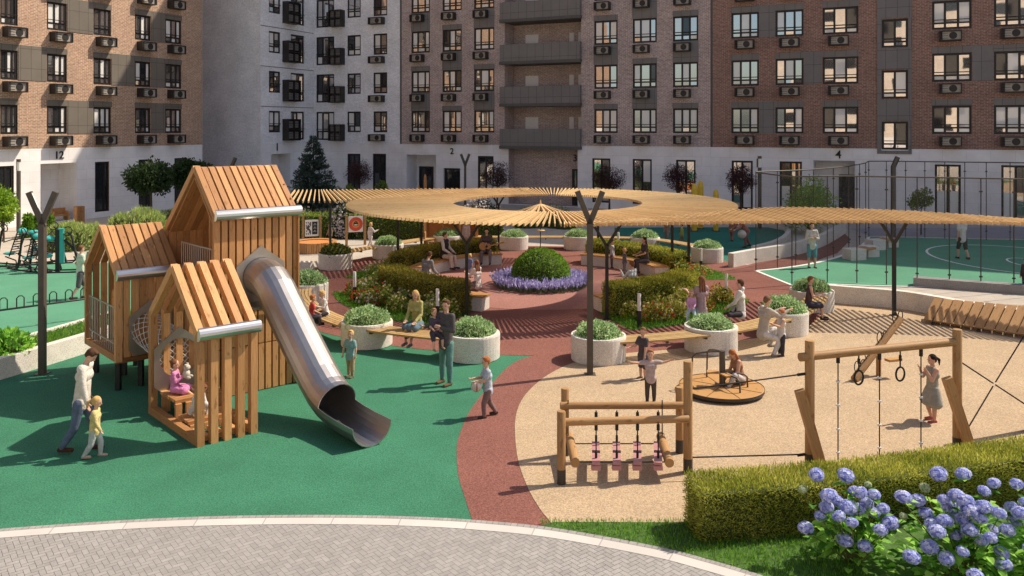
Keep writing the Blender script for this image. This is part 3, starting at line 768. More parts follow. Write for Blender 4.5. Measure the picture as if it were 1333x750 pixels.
pl = hexplate('entry_plate', so, -.73, -.09, .42, 1.62, .48, (0, 1.03), .37)
def netdisc(par, u, v, z, r):
    mb = MB(); st = .085
    for s_ in (1, -1):
        k = -12
        while k <= 12:
            o = k*st; k += 1
            if abs(o) >= r: continue
            h = math.sqrt(r*r-o*o); c = math.sqrt(.5)
            p = ((o-h)*c, s_*(o+h)*c); q = ((o+h)*c, s_*(o-h)*c)
            mb.tube([H(u+p[0], v, z+p[1]), H(u+q[0], v, z+q[1])], .007, 4)
    mb.build('net', M['net'], par)
netdisc(pl, -.73, -.07, 1.03, .38)
pl2 = hexplate('tunnel_plate', hut, -.62, 1.76, .72, 1.86, .44, (0, 1.25), .36)
mb = MB()                                                      # rope tunnel between the two houses
for s_ in (1, -1):
    for k in range(14):
        mb.tube([H(-.66+.35*math.cos(2*math.pi*k/14+s_*i*.28), .0+1.75*i/10, 1.03+.02*i+.35*math.sin(2*math.pi*k/14+s_*i*.28)) for i in range(11)], .008, 4)
mb.build('net_tunnel', M['net'], hut)
# middle house on legs
mh = MB(); U0, U1, V0, V1 = -1.30, -.02, 1.785, 3.93; zF, zE, zP = .62, 2.45, 3.34; vm = (V0+V1)/2
n = 8; pw = .128; gap = (U1-U0-n*pw)/(n-1)
for k in range(n):
    u = U0+pw/2+k*(pw+gap)
    raf(mh, u, pw, V0+.06, zF, V0+.06, zE, .12 if k in (0,) else .07); raf(mh, u, pw, V1-.06, zF, V1-.06, zE, .12 if k == 0 else .07)
    raf(mh, u, pw, V0+.06, zE-.02, vm, zP, .12 if k == 0 else .06); raf(mh, u, pw, V1-.06, zE-.02, vm, zP, .12 if k == 0 else .06)
for k in range(7): 
    v = V0+.16+k*.305; h = zE+(zP-zE)*(1-abs(v-vm)/(vm-V0))
    mh.beam(H(U1-.06, v, zF), H(U1-.06, v, h-.1), .24, .03, side=HV)  # back boards
mh.beam(H(U0+.06, V0+.12, zF+.07), H(U0+.06, V1-.12, zF+.07), .12, .14); 
for k in range(9): mh.beam(H(U0+.08+k*.14, V0+.1, zF+.03), H(U0+.08+k*.14, V1-.1, zF+.03), .125, .05)
for u in (U0+.06, U1-.1): mh.beam(H(U0+.0, V0+.03, zF+.02), H(U1, V0+.03, zF+.02), .06, .10)
mo = mh.build('raised_house', M['larch'], hut); steelcap(mo, U0-.01, U1+.2, V0-.02, zE-.02)
def grille(par, u, v0, v1, z0, z1, n):
    mb = MB()
    for k in range(n): 
        v = v0+(v1-v0)*k/(n-1); mb.tube([H(u, v, z0), H(u, v, z1)], .011, 6)
    for z in (z1, z0+.2): mb.beam(H(u, v0, z), H(u, v1, z), .018, .03)
    mb.build('railing', M['wire'], par)
grille(mo, U0+.06, V0+.16, V1-.16, zF+.14, 1.72, 16)
for (u, v) in ((-1.2, 1.95), (-1.15, 3.6), (-.75, 1.95), (-.3, 1.95), (-.3, 3.6), (-.75, 3.0)):
    mb = MB(); mb.beam(H(u, v, 0), H(u, v, .61), .1, .1); mb.build('leg', M['black'], mo)
# tall house
U0, U1, V0, V1, vp = 0, 1.83, 0, 2.68, 1.04; zE, zP, zL = 3.72, 4.64, 3.26
th = MB(); n = 12; pw = .118; gap = (U1-U0-n*pw)/(n-1)
for k in range(n):
    u = U0+pw/2+k*(pw+gap); f = .14 if k == 0 else .06
    for (za, zb) in ((.02, .98), (1.0, zE)): raf(th, u, pw, V0+.05, za, V0+.05, zb, .1)
    raf(th, u, pw, V0+.05, zE-.02, vp, zP, f); raf(th, u, pw, V1-.05, zL-.02, vp, zP, f)
    raf(th, u, pw, V1-.05, .02, V1-.05, zL, .1)
for k in range(9):
    v = .06+k*.32; h = min(zE+(zP-zE)*min(1, v/vp), zP-(zP-zL)*max(0, (v-vp)/(V1-vp)))
    th.beam(H(U1-.04, v, .02), H(U1-.04, v, h-.08), .28, .03, side=HV)
for k in range(6):                                             # lower boards of the open gable
    v = .16+k*.32; th.beam(H(.05, v, .02), H(.05, v, 2.25), .27, .04, side=HV)
for k in range(12): th.beam(H(.1+k*.15, .1, 2.27), H(.1+k*.15, V1-.1, 2.27), .14, .05)
th.beam(H(.04, .1, 2.26), H(.04, V1, 2.26), .08, .12)
to = th.build('tall_house', M['larch'], hut); steelcap(to, U0-.01, U1+.01, V0-.01, zE)
lin = MB()
for (va, za, vb, zb) in ((.30, .02, .30, zE-.02), (.15, zE-.16, vp, zP-.20), (V1-.17, zL-.16, vp, zP-.20), (V1-.25, .02, V1-.25, zL-.05)):
    for k in range(12): lin.beam(H(.09+k*.15, va, za), H(.09+k*.15, vb, zb), .142, .02, side=HU)
lin.build('inner_lining', M['larch'], to)
grille(to, .02, .16, 1.74, 2.32, 3.02, 15)
# the slide
us = .96
sp = hexplate('slide_plate', to, us, -.0, 1.82, 3.04, .52, (0, 2.40), .392, -.02)
mb = MB(); mb.beam(H(us-.42, -.36, 1.86), H(us+.42, -.36, 1.86), .55, .05); mb.build('landing', M['plate'], to)
prof = [(-.0, 2.40), (.25, 2.40), (.5, 2.33), (.75, 2.17), (1.0, 1.95), (1.5, 1.53), (2.0, 1.12), (2.4, .80), (2.7, .60), (2.9, .51), (3.1, .46), (3.3, .43), (3.7, .40), (4.2, .39)]
r = .385; n = 24; mb = MB(); rings = []
prof = [(a[0]+(b[0]-a[0])*j/4, a[1]+(b[1]-a[1])*j/4) for a, b in zip(prof, prof[1:]) for j in range(4)]+[prof[-1]]
for i, (s_, z) in enumerate(prof):
    a = prof[max(i-1, 0)]; b = prof[min(i+1, len(prof)-1)]; d = V((b[0]-a[0], b[1]-a[1])).normalized(); nx, nz = -d.y, d.x
    rings.append([H(us+r*math.sin(2*math.pi*k/n), -(s_+nx*r*math.cos(2*math.pi*k/n)), z+nz*r*math.cos(2*math.pi*k/n)) for k in range(n)])
cut = 3.02
for i in range(len(prof)-1):
    s_ = (prof[i][0]+prof[i+1][0])/2
    for k in range(n):
        c = math.cos(2*math.pi*(k+.5)/n)
        if s_ > 3.04 and c > .07: continue
        k2 = (k+1) % n
        mb.face([rings[i][k], rings[i][k2], rings[i+1][k2], rings[i+1][k]], None, .5)
sl = mb.build('slide', M['slide'], hut)
mod = sl.modifiers.new('t', 'SOLIDIFY'); mod.thickness = .016; mod.offset = 1
# ------------------------------------------------------------------ log balance frame, climbing frame
def logpost(mb, p, h, w=.15, r=None): mb.beam(V((p[0], p[1], 0)), V((p[0], p[1], h)), w, w, side=(1, .15, 0), r=r)
bal = empty('balance_bridge', (1.8, 13.2, 0), 0, 'log balance bridge with four hanging pink planks between two beams', 'play bridge'); bo = bal.location.copy()
pts = {'fl': (.76, 12.78), 'bl': (.89, 13.9), 'fr': (2.80, 13.2), 'br': (2.78, 13.75)}
def lp(par, name, x, y, h, w=.15, z0=0):
    w *= .9
    mb = MB(); mb.tube([(x, y, z0+.24), (x, y, h-.015), (x, y, h)], [w/2, w/2, w/2*.9], 14); o = mb.build(name, M['log'], par)
    m2 = MB(); m2.tube([(x, y, z0), (x, y, z0+.24)], w/2*1.03, 14); m2.build('post_foot', M['dark'], o); return o
o1 = lp(bal, 'post', .76, 12.78, 1.13); lp(bal, 'post', .89, 13.9, 1.13); lp(bal, 'post', 2.80, 13.2, 1.78, .16); lp(bal, 'post', 2.83, 14.0, 1.12)
for (a, b) in (((.80, 12.92, .91), (2.74, 13.1, .90)), ((.86, 13.78, .88), (2.86, 13.85, .86))):
    mb = MB(); mb.tube([V(a)-V((.06, 0, 0)), V(b)+V((.05, 0, 0))], .06, 14); mb.build('beam', M['log'], bal)
ropes = MB()
for k in range(4):
    x = 1.30+k*.32; mb = MB()
    mb.beam((x, 12.82, .30), (x*1.062, 13.68, .30), .125, .045); mb.beam((x, 12.81, .235), (x, 12.9, .235), .14, .07)
    o = mb.build('plank', M['pinkplank'], bal)
    m2 = MB(); m2.beam((x*1.03, 13.2, .326), (x*1.037, 13.29, .326), .127, .008); m2.build('clamp', M['black'], o)
    for (yy, zt) in ((12.99, .88), (13.66, .84)):
        X0 = x; x = X0*yy/12.82
        ropes.tube([(x, yy, zt), (x, yy, .31)], .011, 6); ropes.tube([(x, yy, zt-.03), (x, yy, zt-.12)], .026, 8); ropes.tube([(x, yy, .43), (x, yy, .33)], .02, 8); x = X0
for x, d in ((.98, .02), (2.44, -.05)):
    mb = MB(); mb.tube([(x, 12.85, .30), (x-d, 13.9, .33)], .072, 14); mb.build('swinging_log', M['log'], bal)
ropes.tube([(.95, 13.72, .27), (2.5, 13.72, .27)], .01, 6); ropes.tube([(.95, 13.02, .25), (2.5, 13.02, .25)], .01, 6)
for x in (.93, 2.49): ropes.tube([(x, 13.75, .98), (x, 13.75, .3)], .010, 6)
ropes.build('hanging_ropes', M['rope'], bal)
cf = empty('climbing_frame', (6.2, 13.75, 0), 0, 'tall log climbing frame with knotted ropes and two black gymnastic rings', 'climbing frame'); co = cf.location.copy()
PL = V((4.81, 13.4, 0)); PR = V((7.57, 14.1, 0)); px3 = V((9.35, 15.0, 0))
lp(cf, 'post', PL.x, PL.y, 2.06, .17); lp(cf, 'post', PR.x, PR.y, 2.07, .17); lp(cf, 'post', px3.x, px3.y, 2.3, .16)
d = (PR-PL).normalized(); mb = MB(); mb.tube([PL-d*.18+V((0, 0, 1.80)), PR+d*.0+V((0, 0, 1.86))], .068, 14); mb.build('beam', M['log'], cf)
for (a, b) in ((G(1072, 617), W(1041, 508, 13.25)), (G(1266, 592), W(1233, 492, 13.95))):
    mb = MB(); mb.beam(a, b, .15, .12, up=(0, 1, 0)); mb.build('strut', M['log'], cf)
for px in (1091, 1145, 1199):
    t = None; Y = 13.4+.7*(px-1055)/191; p = W(px, 463, Y); mb = MB(); mb.tube([(p.x, p.y, 1.78), (p.x, p.y, .05)], .010, 6); mb.tube([(p.x, p.y, 1.78), (p.x, p.y, 1.66)], .032, 8)
    o = mb.build('climbing_rope', M['rope'], cf); m2 = MB()
    for z in (1.36, .97, .58, .2): m2.tube([(p.x, p.y, z-.012), (p.x, p.y, z+.012)], .034, 10)
    m2.build('knot', M['lens'], o)
for px in (1118, 1172):
    Y = 13.4+.7*(px-1055)/191; p = W(px, 463, Y); mb = MB(); mb.tube([(p.x, p.y, 1.78), (p.x, p.y, 1.5)], .012, 6); mb.tube([(p.x, p.y, 1.70), (p.x, p.y, 1.62)], .025, 8)
    mb.tube([(p.x+.085*math.cos(a), p.y+.03*math.cos(a), 1.39+.115*math.sin(a)) for a in [2*math.pi*k/20 for k in range(20)]], .016, 8, closed=True)
    mb.build('ring', M['rope'], cf)
for (z0, z1, a, b) in ((1.72, .98, PL, V((2.86, 13.2, 0))), (.22, .25, PL, V((2.86, 13.2, 0)))):
    mb = MB(); mb.tube([a+V((-.08, 0, z0 if z0 < 1 else 1.52)), b+V((0, 0, z1 if z1 < .5 else 1.34))], .012, 6); mb.tube([a+V((-.08, 0, z0 if z0 < 1 else 1.52)), a+V((-.2, -.01, (z0 if z0 < 1 else 1.52)-.012))], .024, 8); mb.build('guy_rope', M['rope'], cf)
mb = MB()
cx = (PR+px3)/2+V((0, 0, 1.0))
for q in (PR+V((.08, 0, 1.5)), PR+V((.08, 0, .22)), px3+V((-.08, 0, 1.75)), px3+V((-.08, 0, .5))): mb.tube([q, cx+(q-cx)*.04], .013, 6)
mb.build('crossed_rope', M['rope'], cf)
# ------------------------------------------------------------------ carousel
mg = empty('merry_go_round', G(939, 503, .12).to_2d().to_3d(), 0, 'round wooden playground carousel with bent steel handrails', 'merry-go-round'); mo_ = mg.location.copy()
mb = MB(); mb.lathe([(0, .13), (.84, .13), (.865, .12)], n=48, m=0, sm=False); mb.build('deck', M['ply'], mg)
mb = MB(); mb.lathe([(.868, .135), (.868, .07), (.80, .05), (.2, .02), (.2, 0)], n=48, sm=False); mb.build('rim', M['dark'], mg)
mb = MB()
for k in range(8):
    a = 2*math.pi*k/8+.2; mb.beam((.1*math.cos(a), .1*math.sin(a), .133), (.84*math.cos(a), .84*math.sin(a), .133), .008, .006)
mb.build('deck_joint', M['dark'], mg)
mb = MB(); mb.tube([(.02, 0, .13), (.02, 0, .86)], .062, 14); mb.build('centre_post', M['lampm'], mg)
for a in (155, 105, -10, -60):
    ca, sa = math.cos(R(a)), math.sin(R(a)); mb = MB()
    mb.tube([(.05*ca, .05*sa, .84), (.3*ca, .3*sa, .80), (.52*ca, .52*sa, .74), (.60*ca, .60*sa, .66), (.62*ca, .62*sa, .13)] if a > 0 else [(.05*ca, .05*sa, .42), (.45*ca, .45*sa, .40), (.52*ca, .52*sa, .34), (.53*ca, .53*sa, .13)], .018, 8); mb.build('handrail', M['lampm'], mg)
for a in (170, 30, -70):
    mb = MB(); mb.box((.17*math.cos(R(a)), .17*math.sin(R(a)), .41), (.24, .17, .025), R(a)); mb.build('seat', M['ply'], mg)
# ------------------------------------------------------------------ seesaw
a = G(1112, 494, .06); b = W(1172, 415, 18.7); ss = empty('seesaw', ((a+b)/2).to_2d().to_3d(), 0, 'tilted log seesaw with black hoop handles on the sand floor', 'seesaw'); so_ = ss.location.copy()
mb = MB(); mb.tube([a, b], .082, 14); mb.build('log_beam', M['log'], ss)
mid = (a+b)/2
mb = MB()
mb.tube([(mid.x+.03, mid.y+.02, 0), (mid.x+.03, mid.y+.02, mid.z-.06)], .055, 10)
mb.build('trestle', M['log'], ss)
mb = MB(); mb.box((mid.x+.30, mid.y-.1, mid.z-.22), (.34, .16, .05), .3); mb.build('step', M['ply'], ss)
dv = (b-a).normalized()
for t in (.12, .34, .60, .94):
    p = a.lerp(b, t); 
    for s_ in (-1, 1):
        mb = MB(); c = p+V((.09*s_, .06*s_, .13)); mb.tube([(c.x+.09*math.cos(q)*.8, c.y+.09*math.cos(q)*.5, c.z+.12*math.sin(q)) for q in [2*math.pi*k/16 for k in range(16)]], .011, 6, closed=True); mb.build('hoop_handle', M['rope'], ss)
def rebase(root):
    for o in root.children: o.matrix_parent_inverse = Matrix.Translation(-root.location)
for q in (bal, cf, ss): rebase(q)
# ------------------------------------------------------------------ sun lounge against the wall
lg = empty('slatted_lounger', (13.0, 22.6, 0), 0, 'long sloped bench of broad wooden slats against the low court wall', 'lounger')
A0, A1 = G(1208, 417, .12), G(1345, 438, .12); B0 = W(1222, 389, A0.y+.72); B1 = W(1362, 402, A1.y+.72)
mb = MB(); n = 11
for k in range(n):
    t = k/(n-1); mb.beam(A0.lerp(A1, t), B0.lerp(B1, t), .222, .04)
mb.build('slat_seat', M['lounge'], lg)
mb = MB()
for t in (.05, .5, .95):
    p = A0.lerp(A1, t); q = B0.lerp(B1, t); mb.beam(p-V((0, 0, .05)), q-V((0, 0, .05)), .05, .06); mb.beam((q.x, q.y, 0), q-V((0, 0, .06)), .06, .06); mb.beam((p.x, p.y, 0), p-V((0, 0, .05)), .06, .06)
mb.build('support_frame', M['dark'], lg); rebase(lg)
# ------------------------------------------------------------------ pergola
pg = empty('pergola', (PC[0], PC[1], 0), 0, 'ring shaped slatted timber pergola with two curved wings on dark Y posts', 'pergola')
zp = 2.9
mb = MB()
def slat(p, q, z=zp): mb.beam((p[0], p[1], z-.042), (q[0], q[1], z-.042), .036, .084)
n = 252; Ro = 6.72; IC = (1.22, 29.05); Ri = 3.3
for k in range(n):
    a = 2*math.pi*k/n; slat((IC[0]+Ri*math.cos(a), IC[1]+Ri*math.sin(a)), (PC[0]+Ro*math.cos(a), PC[1]+Ro*math.sin(a)))
def PZ(px, py, z=zp): return G(px, py, z)
def samp(P, n):
    c = catmull(P, 12); Ls = [0]
    for a, b in zip(c, c[1:]): Ls.append(Ls[-1]+(b-a).length)
    out = []; j = 0
    for i in range(n):
        t = Ls[-1]*i/(n-1)
        while j < len(Ls)-2 and Ls[j+1] < t: j += 1
        f = (t-Ls[j])/max(1e-6, Ls[j+1]-Ls[j]); out.append(c[j].lerp(c[j+1], f))
    return out
near = [PZ(*q) for q in ((735, 292.5), (800, 291), (900, 289.5), (1000, 288), (1100, 287.5), (1240, 288.5), (1333, 290.5), (1450, 295), (1600, 304))]
farr = [PZ(*q) for q in ((735, 289), (780, 287), (860, 282.5), (940, 274.5), (1030, 269.5), (1180, 274.2), (1290, 281.5), (1400, 290), (1550, 300))]
def arm(near, farr, step):
    L = sum((b-a).length for a, b in zip(near, near[1:])); m_ = int(L/step)
    c1 = catmull(near, 40); c2 = catmull(farr, 40)
    # walk along the near edge at even steps, matching parameter on the far edge
    Ls = [0]
    for a, b in zip(c1, c1[1:]): Ls.append(Ls[-1]+(b-a).length)
    j = 0
    for i in range(m_):
        t = Ls[-1]*i/m_
        while Ls[j+1] < t: j += 1
        f = (t-Ls[j])/max(1e-6, Ls[j+1]-Ls[j]); p = c1[j].lerp(c1[j+1], f); q = c2[j].lerp(c2[j+1], f)
        slat(p, q, zp+.012)
arm(near, farr, .168)
near = [PZ(*q) for q in ((372, 262.2), (385, 262), (414, 261.7), (438, 261.5), (469, 260), (505, 257.6), (540, 255.3), (600, 251.3), (700, 248))]
farr = [PZ(*q) for q in ((384, 247.1), (393, 247), (414, 247), (425, 246.8), (449, 246.6), (482, 246.2), (520, 245.9), (585, 245.3), (690, 244.6))]
arm(near, farr, .19)
o = mb.build('slat_roof', M['pine'], pg)
def ypost(par, x, y, top, az, foot=.0, w=.13, arml=.62, name='post', m='dark', lens=False):
    mb = MB(); j = top-.62; mb.beam((x, y, foot), (x, y, j), w, w*.9); mb.box((x, y, .012), (w*2.1, w*2.1, .02))
    c, s_ = math.cos(R(az)), math.sin(R(az))
    for k in (-1, 1): mb.beam((x-k*.02*c, y-k*.02*s_, j-.05), (x+k*.40*c, y+k*.40*s_, top-.01), w*.75, w*.7, up=(-s_, c, 0))
    return mb.build(name, M[m], par)
for (px, py, az) in ((790, 416, 0), (607.5, 411, 10), (518, 357, 20), (548.5, 347, 80), (875, 360.5, 85), (896.5, 361, 0), (778.5, 331.5, 60), (649, 329.6, 0), (1164, 411, 5), (1420, 432, 10), (430, 331, 20)):
    p = G(px, py); ypost(pg, p.x, p.y, 2.74, az, w=.10, m='black')
mb = MB()                                                       # ribbed cone under the opening
for k in range(18):
    a = 2*math.pi*k/18; mb.beam((PC[0]+.03*math.cos(a), PC[1]+.03*math.sin(a), 2.78), (PC[0]+1.15*math.cos(a), PC[1]+1.15*math.sin(a), 2.42), .05, .07)
mb.tube([(PC[0], PC[1], 2.6), (PC[0], PC[1], 2.95)], [.05, .02], 8)
mb.lathe([(.0, .0), (.16, .02), (.16, .05), (0, .06)], (PC[0], PC[1], 1.84), 14)
o = mb.build('ribbed_cone', M['pine'], pg)
m2 = MB(); m2.tube([(PC[0], PC[1], .9), (PC[0], PC[1], 2.62)], .018, 6); m2.build('cone_rod', M['dark'], o)
rebase(pg)
# ------------------------------------------------------------------ lamps
def ylamp(px, py, top, label, Y=None, az=0, w=.128):
    p = G(px, py) if Y is None else V(((px-HX)*Y/F, Y, 0))
    r = empty('lamp_post', p, 0, label, 'lamp post', 'courtyard lamp posts')
    mb = MB(); j = top-.72; mb.beam((0, 0, 0), (0, 0, j), w, w); mb.box((0, 0, .012), (w*1.9, w*1.9, .02)); mb.build('post', M['lampm'], r)
    c, s_ = math.cos(R(az)), math.sin(R(az))
    for k in (-1, 1):
        mb = MB(); a = V((-k*.03*c, -k*.03*s_, j-.05)); b = V((k*.28*c, k*.28*s_, top)); mb.beam(a, b, w*.95, w*.75, up=(-s_, c, 0)); o = mb.build('lamp_arm', M['lampm'], r)
        d = (b-a).normalized(); nn = V((-k*d.z*c, -k*d.z*s_, abs(d.x*c+d.y*s_))).normalized(); m2 = MB()
        m2.beam(a+d*.28+nn*(w*.40), b-d*.04+nn*(w*.40), w*.6, .02, side=(-s_, c, 0)); m2.build('lens', M['lens'], o)
ylamp(55, 487, 4.06, 'dark Y-shaped lamp post on the green floor at the left edge', az=8)
ylamp(768, 488, 4.08, 'dark Y-shaped lamp post by the front round planter on the sand', az=-4)
ylamp(605.5, 0, 3.8, 'far dark Y-shaped lamp post by entrance 2', 53, az=20, w=.15)
def colamp(px, Y, h, label):
    r = empty('lamp_post', V(((px-HX)*Y/F, Y, 0)), 0, label, 'lamp post', 'courtyard lamp posts')
    mb = MB(); mb.tube([(0, 0, 0), (0, 0, h-.62)], .105, 12); mb.build('post', M['lampm'], r)
    mb = MB(); mb.tube([(0, 0, h-.62), (0, 0, h-.14)], .085, 12); mb.build('lens', M['lens'], r)
    mb = MB(); mb.tube([(0, 0, h-.14), (0, 0, h)], .11, 12); mb.beam((-.09, .06, h-.62), (-.09, .06, h-.14), .1, .1); mb.build('lamp_cap', M['lampm'], r)
colamp(24, 44, 3.82, 'dark column lamp in front of the entrance 12 building'); colamp(989, 45, 3.95, 'dark column lamp by the purple tree left of the sports fence')
def anglamp(px, Y, h, label, sx=1):
    r = empty('lamp_post', V(((px-HX)*Y/F, Y, 0)), 0, label, 'lamp post', 'courtyard lamp posts')
    mb = MB(); mb.beam((0, 0, 0), (0, 0, h-.45), .18, .16); mb.build('post', M['lampm'], r)
    mb = MB(); mb.beam((-.02*sx, 0, h-.5), (.2*sx, 0, h), .18, .14, up=(0, 1, 0)); o = mb.build('lamp_arm', M['lampm'], r)
    m2 = MB(); m2.beam((.09*sx, -.02, h-.42), (.24*sx, -.02, h-.06), .1, .03, side=(0, 1, 0)); m2.build('lens', M['lens'], o)
anglamp(1163, 38, 4.15, 'dark lamp post with a tilted head inside the sports court'); anglamp(302, 48, 3.75, 'dark lamp post with a tilted head behind the tall play house')
def bollard(px, py, label, h=.95):
    r = empty('bollard_light', G(px, py), 0, label, 'bollard light', 'bollard lights round the plaza')
    mb = MB(); mb.tube([(0, 0, 0), (0, 0, h*.5)], .058, 12); mb.build('base', M['black'], r)
    mb = MB(); mb.tube([(0, 0, h*.5), (0, 0, h-.02), (0, 0, h)], [.05, .05, .045], 12); mb.build('lens', M['lens'], r)
bollard(461.5, 393, 'slim bollard light at the outer end of the red rose hedge'); bollard(513, 351, 'slim bollard light by the far left pergola post', .9)
bollard(832, 427, 'slim bollard light in front of the golden hedge'); bollard(945.5, 396, 'slim bollard light beside the blossoming end of the golden hedge')
bollard(912.5, 356, 'slim bollard light by the far golden hedge end'); bollard(569.5, 420, 'slim bollard light behind the man with the toddler'); bollard(805, 331, 'slim bollard light behind the far hedge')
# ------------------------------------------------------------------ planters, mounds, slatted benches
pl_prof = [(.60, 0), (.645, .02), (.655, .56), (.645, .60), (.54, .60), (.53, .57), (.53, .42)]
mb = MB(); mb.lathe(pl_prof, n=40, sm=False); rimmesh = mb.mesh('planter_shell', [M['concrete']])
mb = MB(); mb.lathe([(.0, .50), (.54, .50)], n=24); soilmesh = mb.mesh('planter_soil', [M['soil']])
def moundmesh(m, n, rx, rz, size, seed):
    rng.seed(seed); mb = MB(); 
    for k in range(n):
        d = rdir(-.1); d.z = abs(d.z); q = V((d.x*rx, d.y*rx, d.z*rz))*(1+.05*math.sin(9*d.x+seed)+.05*math.sin(11*d.y))*rng.uniform(.86, 1.04)
        mb.leaf(q, (d+rdir()*.8+V((0, 0, .3))).normalized(), rng.uniform(.7, 1.3)*size, size*.5)
    return mb.mesh('mound_leaves', [M[m]])
mounds = [moundmesh('mound', 3400, .555, .38, .058, s_) for s_ in (1, 2, 3)]; dm = moundmesh('dkmound', 1900, .54, .36, .085, 9)
mb = MB(); mb.ell((0, 0, 0), (.47, .47, .31), 16); corem = mb.mesh('mound_core', [M['core']])
ng = bpy.data.materials
PLANT = [(400, 398, 'half hidden behind the slide'), (477.5, 457, 'between slide and the blonde woman on her bench'), (615.5, 475, 'behind the man who carries a toddler'),
         (779, 478, 'behind the Y-shaped lamp post on the sand'), (925.5, 464.5, 'behind the carousel'), (1019.5, 440.5, 'behind the crouching man and standing toddler'), (1056.5, 409, 'beside the seated woman at the court wall'),
         (436.6, 353, 'in front of the orange round table'), (505, 339, 'below the child looking at the red ring sign'), (582.5, 326, 'in front of the orange pavilion'),
         (669, 327, 'behind the dome topiary on the left'), (752.5, 327, 'behind the dome topiary on the right'), (840, 329, 'behind the far golden hedge'), (920.5, 344, 'at the entrance to the dark play court')]
centres = []
for i, (px, py, ph) in enumerate(PLANT):
    p = G(px, py); d = p.y+.645; c = V(((px-HX)*d/F, d, 0)); centres.append(c)
    sh = link('shell', rimmesh); r = empty('planter', c, rng.uniform(0, 6), 'white round concrete planter '+ph, 'planter', 'round concrete planters around the plaza')
    sh.parent = r; q = link('soil', soilmesh, r)
    dk = i == 7
    e = empty('shrub', c+V((0, 0, .5)), rng.uniform(0, 6), ('dark olive' if dk else 'pale green')+' mound shrub in the planter '+ph, 'shrub', 'mound shrubs in the round planters')
    k = link('foliage', dm if dk else mounds[i % 3], e); link('stems', corem, e); s_ = rng.uniform(.95, 1.06); e.scale = (s_, s_, s_*rng.uniform(.9, 1.15))
BEN = [(0, 1, 'with two children beside the slide'), (1, 2, 'under the blonde woman'), (3, 4, 'behind the two boys on the sand'), (4, 5, 'under the person sitting cross-legged'), (5, 6, 'under the woman by the court wall'),
       (7, 8, 'between the dark shrub planter and the red ring sign'), (8, 9, 'in front of the orange pavilion'), (9, 10, 'left of centre behind the seated musician'), (10, 11, 'behind the dome topiary'), (11, 12, 'behind the far lamp arm'), (12, 13, 'behind the dark haired seated woman')]
for (i, j, ph) in BEN:
    a, b = centres[i], centres[j]; da = math.atan2(a.y-PC[1], a.x-PC[0]); db = math.atan2(b.y-PC[1], b.x-PC[0])
    while db-da > math.pi: db -= 2*math.pi
    while db-da < -math.pi: db += 2*math.pi
    ra = math.hypot(a.x-PC[0], a.y-PC[1]); rb = math.hypot(b.x-PC[0], b.y-PC[1]); ga = .36/ra*(1 if db > da else -1)
    m_ = (a+b)/2; r = empty('bench', V((m_.x, m_.y, 0)), 0, 'slatted wooden bench between round planters '+ph, 'bench', 'curved slatted benches between planters')
    n = 10; mb = MB()
    for s_ in range(6):
        path = []
        for k in range(n+1):
            t = k/n; an = da+ga+(db-da-2*ga)*t; rr = ra+(rb-ra)*t-.06+s_*.108
            path.append(V((PC[0]+rr*math.cos(an), PC[1]+rr*math.sin(an), .50)))
        rv = rng.random()
        for u, v in zip(path, path[1:]): mb.beam(u, v, .085, .045, r=rv)
    mb.build('slat_seat', M['seat'], r); mb = MB()
    for t in (.06, .5, .94):
        an = da+ga+(db-da-2*ga)*t; rr = ra+(rb-ra)*t; c = V((math.cos(an), math.sin(an), 0)); o = V((PC[0], PC[1], .45)); mb.beam(o+c*(rr-.10), o+c*(rr+.52), .05, .05)
    mb.build('seat_frame', M['dark'], r); rebase(r)
# inner curved seat walls
for (a0, a1, ph) in ((-70, -30, 'in front of the golden rose hedge'), (-162, -113, 'behind the red rose hedge'), (109, 168, 'under the two seated men'), (13, 66, 'under the dark haired seated woman')):
    am = (a0+a1)/2; r = empty('seat_wall', V((PC[0]+4.6*math.cos(R(am)), PC[1]+4.6*math.sin(R(am)), 0)), 0, 'curved white seat wall with wooden top '+ph, 'bench', 'curved seat walls of the inner plaza')
    mb = MB(); mb.prism(ring(4.32, a0, a1, 24)+ring(4.88, a0, a1, 24)[::-1], 0, .40); mb.build('wall', M['concrete'], r)
    mb = MB()
    for s_ in range(4):
        q = ring(4.33+s_*.15, a0-.3, a1+.3, 24); rv = rng.random()
        for u, v in zip(q, q[1:]): mb.beam((u[0], u[1], .425), (v[0], v[1], .425), .13, .045, r=rv)
    mb.build('wooden_top', M['ply'], r); rebase(r)
